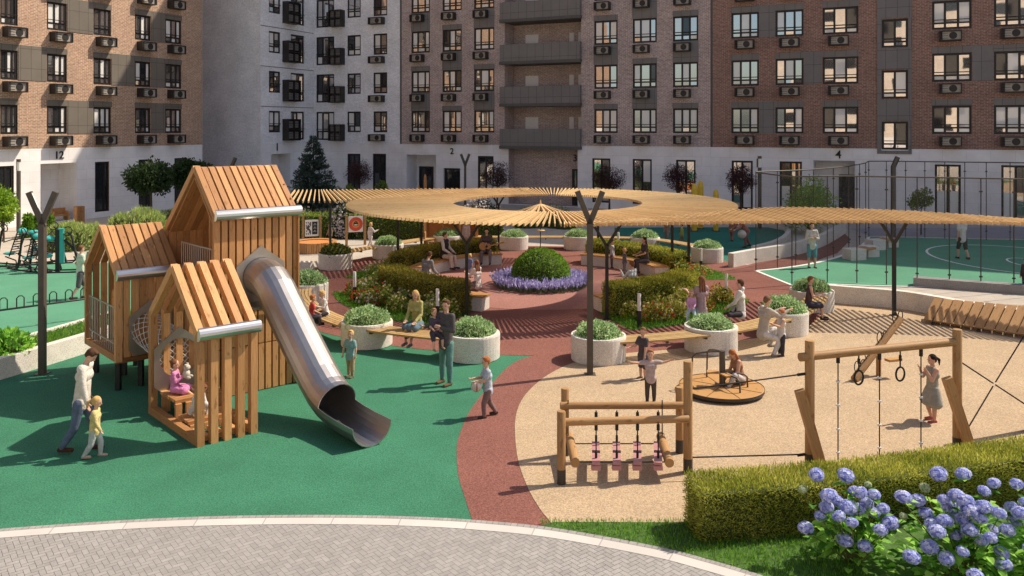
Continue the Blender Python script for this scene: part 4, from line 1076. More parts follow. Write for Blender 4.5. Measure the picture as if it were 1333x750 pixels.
# ------------------------------------------------------------------ hedges and beds
rng.seed(21)
def hedge(name, label, path, th, h, mname, dens, size, group=None, blade=.35, leafy=0, cat='hedge'):
    """hedge along a plan path; th to the right of travel"""
    A = offs(path, 0); B = offs(path, th); e = empty(name, (sum((p.x for p in path))/len(path), sum((p.y for p in path))/len(path), 0), 0, label, cat, group)
    core = MB(); a2 = offs(path, .07); b2_ = offs(path, th-.07); core.prism([(p.x, p.y) for p in a2]+[(p.x, p.y) for p in b2_[::-1]], .0, h-.08); core.build('twigs', M['core'], e)
    mb = MB()
    def put(p, nrm):
        w = 1+.12*math.sin(p.x*5.1+p.y*3.7)+.10*math.sin(p.x*11+p.z*8)
        p = p+nrm*rng.uniform(-.06, .035)*w
        d = (nrm*.9+rdir()*.75+V((0, 0, .55))).normalized()
        rr = min(1, max(0, rng.random()*.8+.2*math.sin(p.x*3.1+p.y*4.3+p.z*6)*.8+.1))
        mb.leaf(p, d, size*rng.uniform(.7, 1.4), size*blade*rng.uniform(.8, 1.3), rr)
    for i in range(len(path)-1):
        for (P, sg) in ((A, -1), (B, 1)):
            l = (P[i+1]-P[i]).length; t = (P[i+1]-P[i]).normalized(); nrm = V((t.y, -t.x, 0))*sg
            for k in range(int(l*h*dens)): put(P[i].lerp(P[i+1], rng.random())+V((0, 0, rng.uniform(.02, h))), nrm)
        l = (path[i+1]-path[i]).length
        for k in range(int(l*th*dens*1.15)):
            f = rng.random(); put(A[i].lerp(A[i+1], f).lerp(B[i].lerp(B[i+1], f), rng.random())+V((0, 0, h)), V((0, 0, 1)))
    for (p, q, sg) in ((A[0], B[0], -1), (A[-1], B[-1], 1)):
        t = (path[1]-path[0]).normalized() if sg < 0 else (path[-1]-path[-2]).normalized()
        for k in range(int(th*h*dens*1.2)): put(p.lerp(q, rng.random())+V((0, 0, rng.uniform(.02, h))), t*sg)
    mb.build('foliage', M[mname], e); rebase(e); return e
fh = catmull([V((2.42, 11.52, 0)), V((4.6, 11.9, 0)), V((6.6, 12.45, 0)), V((8.8, 13.1, 0)), V((11, 13.8, 0))], 5)
hedge('front_hedge', 'big golden green clipped hedge in the right foreground', fh, .62, .70, 'hedge_y', 3800, .058, None, .17)
def arcpath(r, a0, a1, n=18): return [V((p[0], p[1], 0)) for p in ring(r, a0, a1, n)]
hedge('plaza_hedge', 'golden clipped curved hedge at the right front of the plaza', arcpath(4.95, -70, -30), .75, .92, 'hedge_y', 1700, .065, 'curved plaza hedges', .3)
hedge('plaza_hedge', 'olive clipped curved hedge at the left front of the plaza with red roses', arcpath(4.95, -161, -117), .75, .92, 'hedge_o', 1500, .075, 'curved plaza hedges', .3)
hedge('plaza_hedge', 'olive clipped hedge behind the two seated men', arcpath(4.95, 109, 168), .7, .85, 'hedge_o', 900, .085, 'curved plaza hedges', .35)
hedge('plaza_hedge', 'golden clipped hedge behind the dark haired seated woman', arcpath(4.95, 13, 66), .7, .85, 'hedge_y', 900, .085, 'curved plaza hedges', .35)
def bed(name, label, a0, a1, r0, r1, h, cols, n, group=None, lm='hedge_g'):
    am = R((a0+a1)/2); e = empty(name, (PC[0]+(r0+r1)/2*math.cos(am), PC[1]+(r0+r1)/2*math.sin(am), 0), 0, label, 'flower bed', group)
    lf = MB(); fl = {}
    nb = max(4, int(abs(a1-a0)*R(1)*(r0+r1)/2*(r1-r0)/.16)); bush = []
    for k in range(nb): 
        a = R(rng.uniform(a0, a1)); rr = rng.uniform(r0, r1-.15); f = (rr-r0)/(r1-r0); bush.append((PC[0]+rr*math.cos(a), PC[1]+rr*math.sin(a), h*(1-.55*f)*rng.uniform(.75, 1.1), rng.choice(cols)))
    for k in range(n):
        (x, y, hh, c) = rng.choice(bush); d = rdir(); d.z = abs(d.z); q = V((x+d.x*.24, y+d.y*.24, d.z*hh*rng.uniform(.5, 1)+.03))
        lf.leaf(q, (d+rdir()*.8).normalized(), rng.uniform(.05, .10), .035)
        if rng.random() < .085 and d.z > .2:
            m_ = fl.setdefault(c, MB())
            for j in range(5): m_.leaf(q+V((d.x*.05, d.y*.05, .03)), (d+rdir()*.9).normalized(), .062, .055)
    lf.build('leaves', M[lm], e)
    for c, m_ in fl.items(): m_.build({'roseflower': 'red_blossoms', 'yellowflower': 'cream_blossoms', 'whiteflower': 'pale_blossoms'}[c], M[c], e)
    rebase(e)
bed('rose_bed', 'rose bed with red and cream blossoms in front of the olive hedge', -163, -118, 5.7, 6.85, .80, ['roseflower', 'yellowflower', 'yellowflower', 'yellowflower', 'whiteflower', 'yellowflower', 'whiteflower'], 11000, 'flower beds of the plaza')
bed('rose_bed', 'cream flowering shrub bed in front of the golden hedge', -68, -27, 5.7, 6.8, .85, ['yellowflower', 'yellowflower', 'yellowflower', 'whiteflower', 'yellowflower', 'roseflower'], 11000, 'flower beds of the plaza', 'hedge_y')
bed('rose_bed', 'red dotted flower bush at the end of the far golden hedge', 3, 14, 5.0, 6.6, .8, ['roseflower', 'yellowflower', 'yellowflower'], 2400, 'flower beds of the plaza')
bed('rose_bed', 'white dotted flower bush at the end of the far olive hedge', 150, 172, 5.7, 6.6, .75, ['whiteflower', 'yellowflower'], 2400, 'flower beds of the plaza')
# topiary dome and its lavender ring
e = empty('topiary_shrub', (PC[0], 28.9, 0), 0, 'clipped green dome topiary in the middle of the plaza', 'shrub')
mb = MB()
for k in range(6500):
    d = rdir(-.15); q = V((d.x*1.0, d.y*1.0, .35+d.z*.92))*rng.uniform(.95, 1.0)
    if q.z < .05: continue
    mb.leaf(q, (d+rdir()*.8).normalized(), rng.uniform(.05, .10), .035)
mb.build('foliage', M['topiary'], e); mb = MB(); mb.ell((0, 0, .33), (.94, .94, .86), 24); mb.build('twigs', M['core'], e)
mb = MB(); l2 = MB()
for k in range(1500):
    a = rng.uniform(0, 2*math.pi); rr = math.sqrt(rng.uniform(.9**2, 1.62**2)); x, y = PC[0]+rr*math.cos(a), 28.9+rr*math.sin(a)
    d = V((rng.gauss(0, .25)+.2*math.cos(a), rng.gauss(0, .25)+.2*math.sin(a), 1)).normalized(); L_ = rng.uniform(.26, .46)
    l2.leaf((x, y, 0), d, L_*.8, .03); l2.leaf((x, y, 0), (d+rdir()*.6).normalized(), .2, .03)
    for j in range(4): mb.leaf(V((x, y, 0))+d*L_*(.5+.13*j), (d+rdir()*.5).normalized(), .11, .05)
e = empty('lavender_ring', (PC[0], 28.9, 0), 0, 'ring of violet lavender round the dome topiary', 'flower bed'); mb.build('blossoms', M['lav'], e); l2.build('leaves', M['lavleaf'], e); rebase(e)
# ------------------------------------------------------------------ trees
def crown_tree(name, label, px, Y, topy, boty, hw, mname, trunk_r, n, leaf, zbase=0, round_=1.0, gap=.5, group=None, seed=0, drop=0):
    rng.seed(seed+5); x = (px-HX)*Y/F; zt = CH-(topy-HY)*Y/F; zb = CH-(boty-HY)*Y/F; rx = hw*Y/F; rz = (zt-zb)/2; zc = (zt+zb)/2
    e = empty(name, (x, Y, zbase), 0, label, 'tree', group)
    t = MB(); t.tube([(0, 0, 0), (.02, .01, zb*.6), (0, 0, zc)], [trunk_r*1.3, trunk_r, trunk_r*.6], 8)
    cl = []
    for k in range(max(10, int(n/90))):
        d = rdir(-.75); f = .74*rng.uniform(.3, .95)**.6; q = V((d.x*rx*f, d.y*rx*f, zc+d.z*rz*f)); cl.append((q, rng.uniform(.22, .42)*rx, rng.random()))
        if k % 2 == 0: t.tube([(0, 0, zb+(zc-zb)*.3), q*.5+V((0, 0, zc*.25)), q], [trunk_r*.4, trunk_r*.22, .008], 5)
    t.build('trunk', M['bark'], e); mb = MB()
    for k in range(n):
        q, r_, b = rng.choice(cl); d = rdir(); p = q+d*r_*rng.uniform(.5, 1)
        mb.leaf(p, (d+rdir()*.9+V((0, 0, -.4*drop))).normalized(), leaf*rng.uniform(.7, 1.3), leaf*.5, min(1, max(0, b*.5+rng.random()*.5)))
    mb.build('crown', M[mname], e); return e
crown_tree('round_tree', 'dark round-crowned tree on a thin trunk in front of the entrance 12 building', 196, 46.5, 209, 253, 34, 'darkleaf', .07, 6500, .20, seed=1, drop=1)
crown_tree('round_tree', 'dark round-crowned tree half behind the tallest play house roof', 251, 49.5, 206, 247, 31, 'darkleaf', .07, 6000, .20, seed=2, drop=1)
for i, (px, tp, bt, hw, lab) in enumerate(((467, 205, 247, 22, 'small purple-leaved tree beside the fir'), (647, 208, 248, 24, 'small purple-leaved tree between entrances 2 and 3'), (793, 210, 254, 24, 'small purple-leaved tree right of entrance 3'), (884, 210, 254, 25, 'small purple-leaved tree above the far end of the pergola ring'), (964, 212, 256, 23, 'small purple-leaved tree left of the sports fence'))):
    crown_tree('purple_tree', lab, px, [61, 57, 52, 50, 48.5][i], tp, bt, hw, 'purple', .06, 4800, .085, seed=10+i, group='purple-leaved trees along the facade')
crown_tree('leafy_tree', 'lime green bushy tree inside the sports fence in front of entrance 4', 1055, 43, 226, 318, 40, 'limeleaf', .07, 4600, .15, seed=20)
crown_tree('clipped_tree', 'small olive round tree behind the sports court', 1199, 42.5, 247, 274, 19, 'hedge_g', .03, 1500, .12, seed=21)
crown_tree('leafy_tree', 'lime green bushy tree at the left edge of the courtyard', 4, 40, 236, 306, 22, 'limeleaf', .05, 2600, .15, seed=22)
# fir
def fir(name, label, px, Y, topy, hw, h0=.2, mname='fir', n=26, seed=3, cat='tree'):
    rng.seed(seed); x = (px-HX)*Y/F; zt = CH-(topy-HY)*Y/F; R0 = hw*Y/F; e = empty(name, (x, Y, 0), 0, label, cat)
    t = MB(); t.tube([(0, 0, 0), (0, 0, zt)], [.11, .02], 8); t.build('trunk', M['bark'], e); mb = MB(); z = h0
    while z < zt-.1:
        f = (1-(z-h0)/(zt-h0))**.85; nb = max(4, int(12*f+4))
        for k in range(nb):
            a = rng.uniform(0, 6.28); L_ = R0*f*rng.uniform(.8, 1.1)+.05; c, s_ = math.cos(a), math.sin(a)
            for j in range(int(14+52*f)):
                u = rng.random()**.7; p = V((c*L_*u, s_*L_*u, z-.10*L_*u+.12*u*u*L_)); d = (V((c, s_, .1))+rdir()*1.0).normalized(); mb.leaf(p, d, rng.uniform(.12, .24), .06)
        z += .13
    mb.build('crown', M[mname], e)
fir('fir_tree', 'blue green fir tree in front of entrance 1', 408, 54, 176, 38, .3)
for px, Y, tp, hw, lab in ((36, 41.5, 276, 6, 'narrow green conifer, left of the dark lamp post top'), (46, 42, 277, 6, 'narrow green conifer, right beside its twin near the lamp post'), (63, 41, 277, 7, 'narrow green conifer right of the Y lamp arms')):
    fir('small_conifer', lab, px, Y, tp, hw, .05, 'topiary', seed=px, cat='tree')
def tuft(name, label, px, Y, topy, hw, mname, n, L_=.5, flat=.55, seed=1, group=None):
    rng.seed(seed); x = (px-HX)*Y/F; zt = CH-(topy-HY)*Y/F; R0 = hw*Y/F; e = empty(name, (x, Y, 0), 0, label, 'shrub', group); mb = MB(); w = MB()
    cl = [(rng.uniform(-.75, .75)*R0, rng.uniform(-.5, .5)*R0) for k in range(9)]
    for k in range(n):
        cx, cy = rng.choice(cl); d = rdir(); d.z = abs(d.z); r_ = R0*.42; hh = zt*(1-.45*(cx*cx+cy*cy)/(R0*R0))
        p = V((cx+d.x*r_, cy+d.y*r_, d.z*hh*.9+.02)); mb.leaf(p, (d+rdir()*.6+V((0, 0, .35))).normalized(), L_*rng.uniform(.5, 1.1), .035)
    for cx, cy in cl: w.ell((cx, cy, 0), (R0*.34, R0*.34, zt*.7), 10)
    w.build('stems', M['core'], e); mb.build('foliage', M[mname], e); return e
tuft('ornamental_grass', 'sunlit pale ornamental grass mound beside the exercise machines', 97, 37.5, 287, 34, 'grassy', 4200, .30, seed=4, group='ornamental grass mounds')
tuft('ornamental_grass', 'sunlit pale ornamental grass mound behind the low play house roof', 181, 42.5, 270, 31, 'grassy', 4200, .30, seed=5, group='ornamental grass mounds')
tuft('low_shrub', 'dark low shrub behind the play houses under the round tree', 225, 45, 271, 24, 'hedge_g', 1500, .2, seed=6)
for px, Y, tp, hw, lab in ((450, 58, 236, 16, 'low green shrub between the fir and the purple tree'), (496, 58, 232, 10, 'low green clipped shrub by the ground floor window'), (712, 46, 264, 40, 'dark green shrub mound seen through the pergola opening'), (1040, 50, 262, 14, 'low dark shrub in front of the far sports fence')):
    tuft('low_shrub', lab, px, Y, tp, hw, 'hedge_g', 1500, .2, seed=px)
# pale flowering shrubs behind the signs
def bloomer(label, px, Y, topy, hw, n, seed):
    rng.seed(seed); x = (px-HX)*Y/F; zt = CH-(topy-HY)*Y/F; R0 = hw*Y/F; e = empty('flowering_shrub', (x, Y, 0), 0, label, 'shrub', 'pale flowering shrubs'); lf = MB(); fl = MB(); co_ = MB()
    for k in range(n):
        d = rdir(); d.z = abs(d.z); p = V((d.x*R0, d.y*R0*.6, d.z*zt))*rng.uniform(.6, .97); lf.leaf(p, (d+rdir()).normalized(), .17, .08)
    for k in range(n//28):
        d = rdir(); d.z = abs(d.z)
        if d.y > .5: d.y = -d.y
        p = V((d.x*R0, d.y*R0*.6, d.z*zt*.98))
        for j in range(16): q = rdir(); fl.leaf(p+V((q.x*.13, q.y*.1, q.z*.17)), (q+rdir()*.6).normalized(), .11, .08)
    co_.ell((0, 0, 0), (R0*.7, R0*.45, zt*.75), 12); co_.build('stems', M['core'], e); lf.build('leaves', M['darkleaf'], e); fl.build('blossoms', M['whiteflower'], e)
bloomer('pale pink flowering shrub above the red ring sign', 452, 41.3, 262, 22, 1300, 1); bloomer('pale pink flowering shrub behind the tall play house edge', 396, 42, 270, 14, 900, 2); bloomer('white flowering shrub seen through the left of the pergola opening', 628, 42, 255, 27, 1400, 3)
hp = [V(((q[0]-HX)*q[1]/F, q[1], 0)) for q in ((395, 42.0), (470, 41.7), (540, 41.4), (650, 42.0))]
hedge('back_hedge', 'dark green clipped hedge behind the two game signs', hp, .8, 1.15, 'hedge_g', 260, .12, None, .4)
# front lawn hydrangeas: heads are parts of each shrub
def headmesh(seed, m, r0):
    rng.seed(seed); mb = MB()
    for k in range(130):
        d = rdir(-.55); p = V((d.x, d.y, d.z*.82))*r0*rng.uniform(.93, 1.04); b = rng.random(); t = d.orthogonal().normalized(); u = d.cross(t); a0 = rng.random()*3
        for j in range(4):
            a = a0+j*math.pi/2; q = (t*math.cos(a)+u*math.sin(a)+d*.25).normalized(); s_ = (t*-math.sin(a)+u*math.cos(a)); w = r0*.27
            mb.face([p, p+q*w*.55+s_*w*.42, p+q*w, p+q*w*.55-s_*w*.42], None, b)
    mb.ell((0, 0, 0), (r0*.86, r0*.86, r0*.7), 10, r=.1); return mb.mesh('flower_head', [M[m]])
heads = [headmesh(s_, 'hydflower', .083) for s_ in (1, 2, 3, 4)]; bud = headmesh(8, 'budflower', .055)
def bigleaf(mb, p, d, L_, w):
    d = d.normalized(); s_ = d.cross(V((0, 0, 1)));
    if s_.length < .05: s_ = V((1, 0, 0))
    s_.normalize(); n = s_.cross(d); r_ = rng.random(); dr = rng.uniform(.1, .45)
    mid = [p, p+d*L_*.35-n*0, p+d*L_*.7-V((0, 0, dr*L_*.25)), p+d*L_-V((0, 0, dr*L_*.7))]; ww = [.0, w*.5, w*.42, 0]
    for sg in (1, -1):
        e_ = [m_+s_*(wi*sg)+n*wi*.35 for m_, wi in zip(mid, ww)]
        for i in range(3):
            q = [mid[i], mid[i+1], e_[i+1], e_[i]]
            if i == 0: q = [mid[0], mid[1], e_[1]]
            if i == 2: q = [mid[2], mid[3], e_[2]]
            mb.face(q, None, r_, 0, True)
def hydrangea(label, base, spots, buds, nleaf, rx, rz, seed):
    rng.seed(seed); e = empty('hydrangea_bush', base, 0, label, 'shrub', 'blue hydrangea bushes'); st = MB(); lf = MB(); base = V(base)
    for i, p in enumerate(spots+buds):
        q = V(p)-base; isb = i >= len(spots)
        o = link('flower_head', bud if isb else heads[i % 4], e); o.location = q; o.rotation_euler = (rng.uniform(-.3, .3), rng.uniform(-.3, .3), rng.uniform(0, 6)); s_ = rng.uniform(.78, 1.22); o.scale = (s_, s_, s_*.9)
        st.tube([(q.x*.12, q.y*.12, 0), (q.x*.55, q.y*.55, q.z*.5), tuple(q-V((0, 0, .05)))], [.011, .008, .005], 6)
        for k in range(6):
            t = rng.uniform(.35, .97); c = V((q.x*(.12+.88*t), q.y*(.12+.88*t), q.z*t)); a = rng.uniform(0, 6.28); bigleaf(lf, c, V((math.cos(a), math.sin(a), rng.uniform(-.1, .5))), rng.uniform(.11, .19), rng.uniform(.07, .11))
    for k in range(nleaf):
        d = rdir(); d.z = abs(d.z); c = V((d.x*rx, d.y*rx*.8, d.z*rz))*rng.uniform(.45, .95)
        bigleaf(lf, c, V((d.x, d.y, rng.uniform(-.2, .6))), rng.uniform(.10, .19), rng.uniform(.06, .11))
    st.build('stems', M['stem'], e); lf.build('leaves', M['hydleaf'], e)
Yh = 10.45
sp1 = [(1063, 618), (1101, 619), (1079, 645), (1090, 652), (1076, 660), (1104, 660), (1049, 687), (1109, 680), (1126, 711), (1113, 640), (1120, 641), (1136, 667), (1159, 681), (1138, 644), (1128, 655), (1092, 672), (1118, 663), (1068, 672), (1146, 690), (1100, 703), (1150, 662)]
sp2 = [(1222, 617), (1254, 617), (1176, 647), (1195, 651), (1228, 650), (1245, 645), (1240, 656), (1256, 652), (1233, 660), (1214, 682), (1220, 692), (1244, 697), (1187, 725), (1253, 718), (1275, 703), (1290, 700), (1292, 690), (1255, 678), (1276, 675), (1304, 719), (1270, 750), (1281, 639), (1294, 629), (1262, 664), (1205, 668), (1230, 678), (1262, 690), (1247, 668), (1280, 660), (1210, 712), (1232, 727), (1300, 668), (1306, 735)]
sp3 = [(1323, 630), (1316, 660), (1328, 668), (1322, 675), (1335, 655), (1312, 690), (1345, 690), (1360, 660), (1350, 640), (1375, 690), (1340, 715), (1390, 650)]
def spots(l, Y, j): 
    out = []
    for i, (a, b) in enumerate(l): out.append(W(a, b, Y+.16*math.sin(i*2.4)-(b-660)*.006))
    return out
hydrangea('blue hydrangea bush at the left end of the flowering group on the lawn', (4.33, 10.5, 0), spots(sp1, 10.35, 0), spots([(1045, 637), (1130, 631), (1176, 672)], 10.4, 0), 190, .55, .8, 31)
hydrangea('blue hydrangea bush in the middle of the flowering group, with most flower heads', (5.55, 10.15, 0), spots(sp2, 10.05, 0), spots([(1204, 635), (1150, 662)], 10.2, 0), 380, .8, .95, 32)
hydrangea('blue hydrangea bush cut by the right picture edge', (6.5, 10.2, 0), spots(sp3, 10.2, 0), [], 200, .6, 1.0, 33)
# left raised bed
rng.seed(77)
WL = [V((-12.9, 13.3, 0)), V((-11.15, 18.0, 0)), V((-10.3, 20.4, 0)), V((-9.6, 22.8, 0))]
r = empty('planter_wall', (-11, 18.5, 0), 0, 'long low white concrete planter wall with grass at the left edge', 'low wall')
mb = MB(); wallstrip(mb, catmull(WL, 5), -.22, 0, .46); w2 = [p+V((-1.25, .35, 0)) for p in WL]; wallstrip(mb, catmull(w2, 5), -.18, 0, .44); mb.build('wall', M['concrete'], r)
mb = MB(); a = catmull(WL, 5); b_ = catmull(w2, 5); mb.prism([(p.x-.2, p.y+.05) for p in a]+[(p.x+.0, p.y) for p in b_[::-1]], .0, .40); mb.build('soil_bed', M['lawn'], r)
mb = MB()
for k in range(3500):
    i = rng.randrange(len(a)-1); f = rng.random(); p = a[i].lerp(a[i+1], f).lerp(b_[i].lerp(b_[i+1], f), rng.uniform(.2, .98)); mb.leaf((p.x, p.y, .40), V((rng.gauss(0, .35), rng.gauss(0, .35), 1)).normalized(), .1, .02)
mb.build('grass', M['blade'], r); rebase(r)
def bush(label, c, rx, rz, n, seed):
    rng.seed(seed); e = empty('leafy_bush', c, 0, label, 'shrub', 'bright bushes in the raised bed'); mb = MB(); w = MB()
    for k in range(n): d = rdir(); d.z = abs(d.z); mb.leaf(V((d.x*rx, d.y*rx, d.z*rz))*rng.uniform(.7, 1), (d+rdir()*.8).normalized(), rng.uniform(.09, .15), .08)
    w.ell((0, 0, 0), (rx*.8, rx*.8, rz*.8), 12); w.build('stems', M['core'], e); mb.build('foliage', M['hydleaf'], e)
p = W(28, 445, 18.9); bush('bright green bush in the raised bed left of the lamp post', (p.x-.25, 18.8, .4), .48, .5, 700, 1); bush('bright green bush in the raised bed at the left picture edge', (p.x-.95, 18.0, .4), .42, .4, 600, 2)
# ------------------------------------------------------------------ low walls
rng.seed(5)
def lowwall(name, label, pts, th, h, m='concrete', cat='low wall'):
    p = catmull(pts, 5); r = empty(name, p[len(p)//2], 0, label, cat); mb = MB(); wallstrip(mb, p, th, 0, h); mb.build('wall', M[m], r); rebase(r)
lowwall('court_wall', 'long low concrete wall between the sand floor and the sports court', [G(*q) for q in ((1062, 391), (1086, 395), (1164, 402), (1203, 408), (1260, 419), (1333, 431), (1430, 447), (1520, 465))], -.24, .55)
lowwall('curved_wall', 'curved white concrete wall beside the red way to the courts', [G(*q) for q in ((955, 348.5), (984, 342.5), (1031, 334), (1070, 322), (1098, 306), (1102, 301))], -.25, .55)
lowwall('court_kerb', 'pale curved kerb wall round the dark play court', [G(*q) for q in ((984, 329), (1010, 322), (1025, 314), (1030, 305), (1024, 298), (1000, 293.5), (960, 292))], -.22, .28, 'concrete', 'kerb wall')
lowwall('seat_block', 'long grey granite seat block at the edge of the sports court', [G(*q) for q in ((1189, 373), (1260, 378.5), (1333, 384), (1420, 391))], -.45, .30, 'graycon', 'seat block')
lowwall('wall_end', 'short grey concrete wall end behind the tall play house', [G(*q) for q in ((378, 361), (404, 361))], -.3, .55, 'concrete')
for (px, py, lab) in ((1112, 338, 'white concrete cube bench with brown top, nearer one on the sports court'), (1140, 325, 'white concrete cube bench with brown top, farther one on the sports court')):
    p = G(px, py); r = empty('cube_bench', p, .25, lab, 'bench', 'cube benches on the sports court'); mb = MB(); mb.box((.0, 0, .23), (.72, .6, .46)); mb.box((1.15, .55, .23), (.55, .6, .46)); mb.build('block', M['concrete'], r)
    mb = MB(); mb.box((.62, .25, .40), (1.0, .5, .08), .25); mb.build('top', M['log'], r)
# ------------------------------------------------------------------ sports fence
def fence(label, pts, heights, tops, anchor):
    r = empty('sports_fence', anchor, 0, label, 'fence', 'tall see-through sports fences')
    for p, h in zip(pts, heights):
        mb = MB(); mb.beam((p.x, p.y, 0), (p.x, p.y, h), .028, .028); mb.box((p.x, p.y, .45), (.10, .04, .05)); mb.box((p.x, p.y, h-.45), (.10, .04, .05)); mb.build('post', M['dark'], r)
    mb = MB(); mb.tube([(p.x, p.y, h) for p, h in zip(pts, heights)], .026, 8); mb.build('top_rail', M['lampm'], r)
    mb = MB()
    for (a, ha), (b, hb) in zip(list(zip(pts, heights)), list(zip(pts, heights))[1:]): mb.face([(a.x, a.y, .05), (b.x, b.y, .05), (b.x, b.y, hb-.03), (a.x, a.y, ha-.03)])
    mb.build('netting', M['netting'], r); rebase(r)
fn = [G(*q) for q in ((984, 353.2), (1031, 371.5), (1077, 368), (1115.5, 369), (1154, 371), (1194, 373), (1236, 375), (1277, 377.5), (1320, 380), (1368, 384), (1420, 389))]
fence('tall see-through fence along the near side of the sports court', fn, [3.78]*len(fn), 0, fn[4])
ff = [G(*q) for q in ((984, 352.8), (1012, 349.5), (1036, 346.5), (1059, 342.5), (1085, 336), (1105, 329), (1119, 321), (1127, 315), (1131, 308), (1154, 308), (1179, 309), (1204, 310), (1230, 311), (1256, 312), (1284, 313), (1315, 314), (1350, 316), (1390, 318))]
fence('tall see-through fence along the far curved side of the sports court', ff, [3.80]*len(ff), 0, ff[8])
# ------------------------------------------------------------------ signs, round table, pavilion, posts
def signbase(px0, px1, Y, ztop, zb0, zb1, label):
    a = W(px0, 316, Y); b = W(px1, 316, Y+.3); r = empty('game_sign', ((a.x+b.x)/2, (a.y+b.y)/2, 0), math.atan2(b.y-a.y, b.x-a.x), label, 'sign'); w = (b-a).to_2d().length
    for s_ in (-1, 1): mb = MB(); mb.beam((s_*w/2, 0, 0), (s_*w/2, 0, ztop), .14, .1); mb.build('post', M['log'], r)
    mb = MB(); mb.box((0, 0, (zb0+zb1)/2), (w-.18, .04, zb1-zb0)); bd = mb.build('board', M['signwhite'], r); return r, bd, w-.18
r, bd, w = signbase(394.5, 417, 39.2, 1.33, .34, 1.12, 'wooden game board sign with black and white checks')
mb = MB(); cw = w*.36/5
for i in range(5):
    for j in range(9):
        if (i*7+j*5+(i*j) % 3) % 2 == 0 or (i+j) % 5 == 0: mb.box((-w*.42+cw*(i+.5), -.024, .43+(j+.5)*.066), (cw*.92, .006, .06))
mb.box((w*.22, -.0235, .73), (w*.40, .006, .60)); mb.build('check_pattern', M['ink'], bd)
mb = MB()
for z in (.88, .72, .56): mb.box((w*.22, -.029, z), (w*.24, .004, .012)); mb.box((w*.22, -.029, z+.05), (w*.10, .004, .02))
mb.build('lettering_bars', M['signwhite'], bd)
r, bd, w = signbase(451, 475, 38.6, 1.42, .62, 1.36, 'wooden sign with a red ring emblem on white')
mb = MB(); n = 36
def sgn_ring(mb, r0, r1, y):
    for k in range(n):
        a, b = 2*math.pi*k/n, 2*math.pi*(k+1)/n
        mb.face([(r0*math.cos(a), y, .99+r0*math.sin(a)), (r1*math.cos(a), y, .99+r1*math.sin(a)), (r1*math.cos(b), y, .99+r1*math.sin(b)), (r0*math.cos(b), y, .99+r0*math.sin(b))])
sgn_ring(mb, .18, .325, -.024); mb.build('red_ring', M['signred'], bd); mb = MB(); sgn_ring(mb, .0, .18, -.023); mb.build('inner_disc', M['orangeglow'], bd)
mb = MB(); mb.box((0, -.027, .98), (.21, .006, .14)); mb.beam((-.07, -.027, 1.05), (0, -.027, 1.13), .006, .035, side=(0, 1, 0)); mb.beam((.07, -.027, 1.05), (0, -.027, 1.13), .006, .035, side=(0, 1, 0)); e_ = mb.build('emblem', M['ink'], bd)
mb = MB(); mb.box((0, -.032, .955), (.16, .004, .05)); mb.build('emblem_label', M['signwhite'], bd)
p = G(404, 331); r = empty('round_table', (p.x, p.y+.9, 0), 0, 'low round orange slatted trampoline table behind the tall play house', 'play table'); mb = MB(); mb.lathe([(0, .40), (.78, .40)], n=40, sm=False); mb.build('top', M['orangeglow'], r)
mb = MB()
for k in range(56): a = 2*math.pi*k/56; mb.beam((.93*math.cos(a), .93*math.sin(a), 0), (.93*math.cos(a), .93*math.sin(a), .46), .09, .05, side=(-math.sin(a), math.cos(a), 0))
mb.lathe([(.76, .43), (.95, .46)], n=40, sm=False); mb.build('slat_rim', M['larch'], r)
p = G(586, 323); r = empty('play_pavilion', (p.x, p.y, 0), .05, 'open orange wooden play pavilion behind the left hedge', 'pavilion'); 
for (x, y) in ((-1.15, 0), (-.35, 0), (.45, 0), (1.2, 0), (-1.15, 1.4), (1.2, 1.4)): mb = MB(); mb.beam((x, y, 0), (x, y, 1.45), .16, .1); mb.build('post', M['larch'], r)
mb = MB(); mb.box((0, 1.45, .65), (2.4, .05, 1.2)); mb.box((1.25, .7, .62), (.05, 1.3, 1.1)); mb.build('panel', M['orangeglow'], r); mb = MB(); mb.box((0, .7, 1.49), (2.6, 1.7, .08)); mb.box((0, .0, 1.38), (2.5, .06, .14)); mb.build('canopy', M['larch'], r)
mb = MB(); mb.box((-.78, -.25, .40), (.42, .4, .05)); mb.box((-.97, -.25, .6), (.05, .4, .45), 0)
for (x, y) in ((-.95, -.42), (-.95, -.08), (-.6, -.42), (-.6, -.08)): mb.beam((x, y, 0), (x, y, .38), .05, .05)
q = empty('chair', r.location+V((-.1, -.45, 0)), 0, 'small orange wooden chair at the front of the pavilion', 'chair'); mb.build('seat_and_frame', M['larch'], q)
for (px, Y, tp, rad, m_, lab) in ((553.5, 47, 227, .09, 'larch', 'slender round wooden play post rising behind the pergola, taller one'), (545, 47, 241, .06, 'larch', 'slender round wooden play post rising behind the pergola, shorter one'), (904, 44, 239, .17, 'yellow', 'yellow rounded play column behind the ring, nearest the purple tree'), (912, 45, 235, .16, 'yellow', 'orange-yellow rounded play column, tallest of the group'), (932, 44, 247, .16, 'yellow', 'yellow rounded play column, lowest of the group')):
    h = CH-(tp-HY)*Y/F; e = empty('play_column', ((px-HX)*Y/F, Y, 0), 0, lab, 'play post'); mb = MB(); mb.tube([(0, 0, 0), (0, 0, h*.5), (0, 0, h*.86), (0, 0, h*.96), (0, 0, h)], [rad*.8, rad, rad, rad*.75, rad*.3], 12); mb.build('column', M[m_], e); m2 = MB(); m2.lathe([(rad*1.3, .0), (rad*1.3, .05), (0, .05)], n=14); m2.build('foot', M['dark'], e)
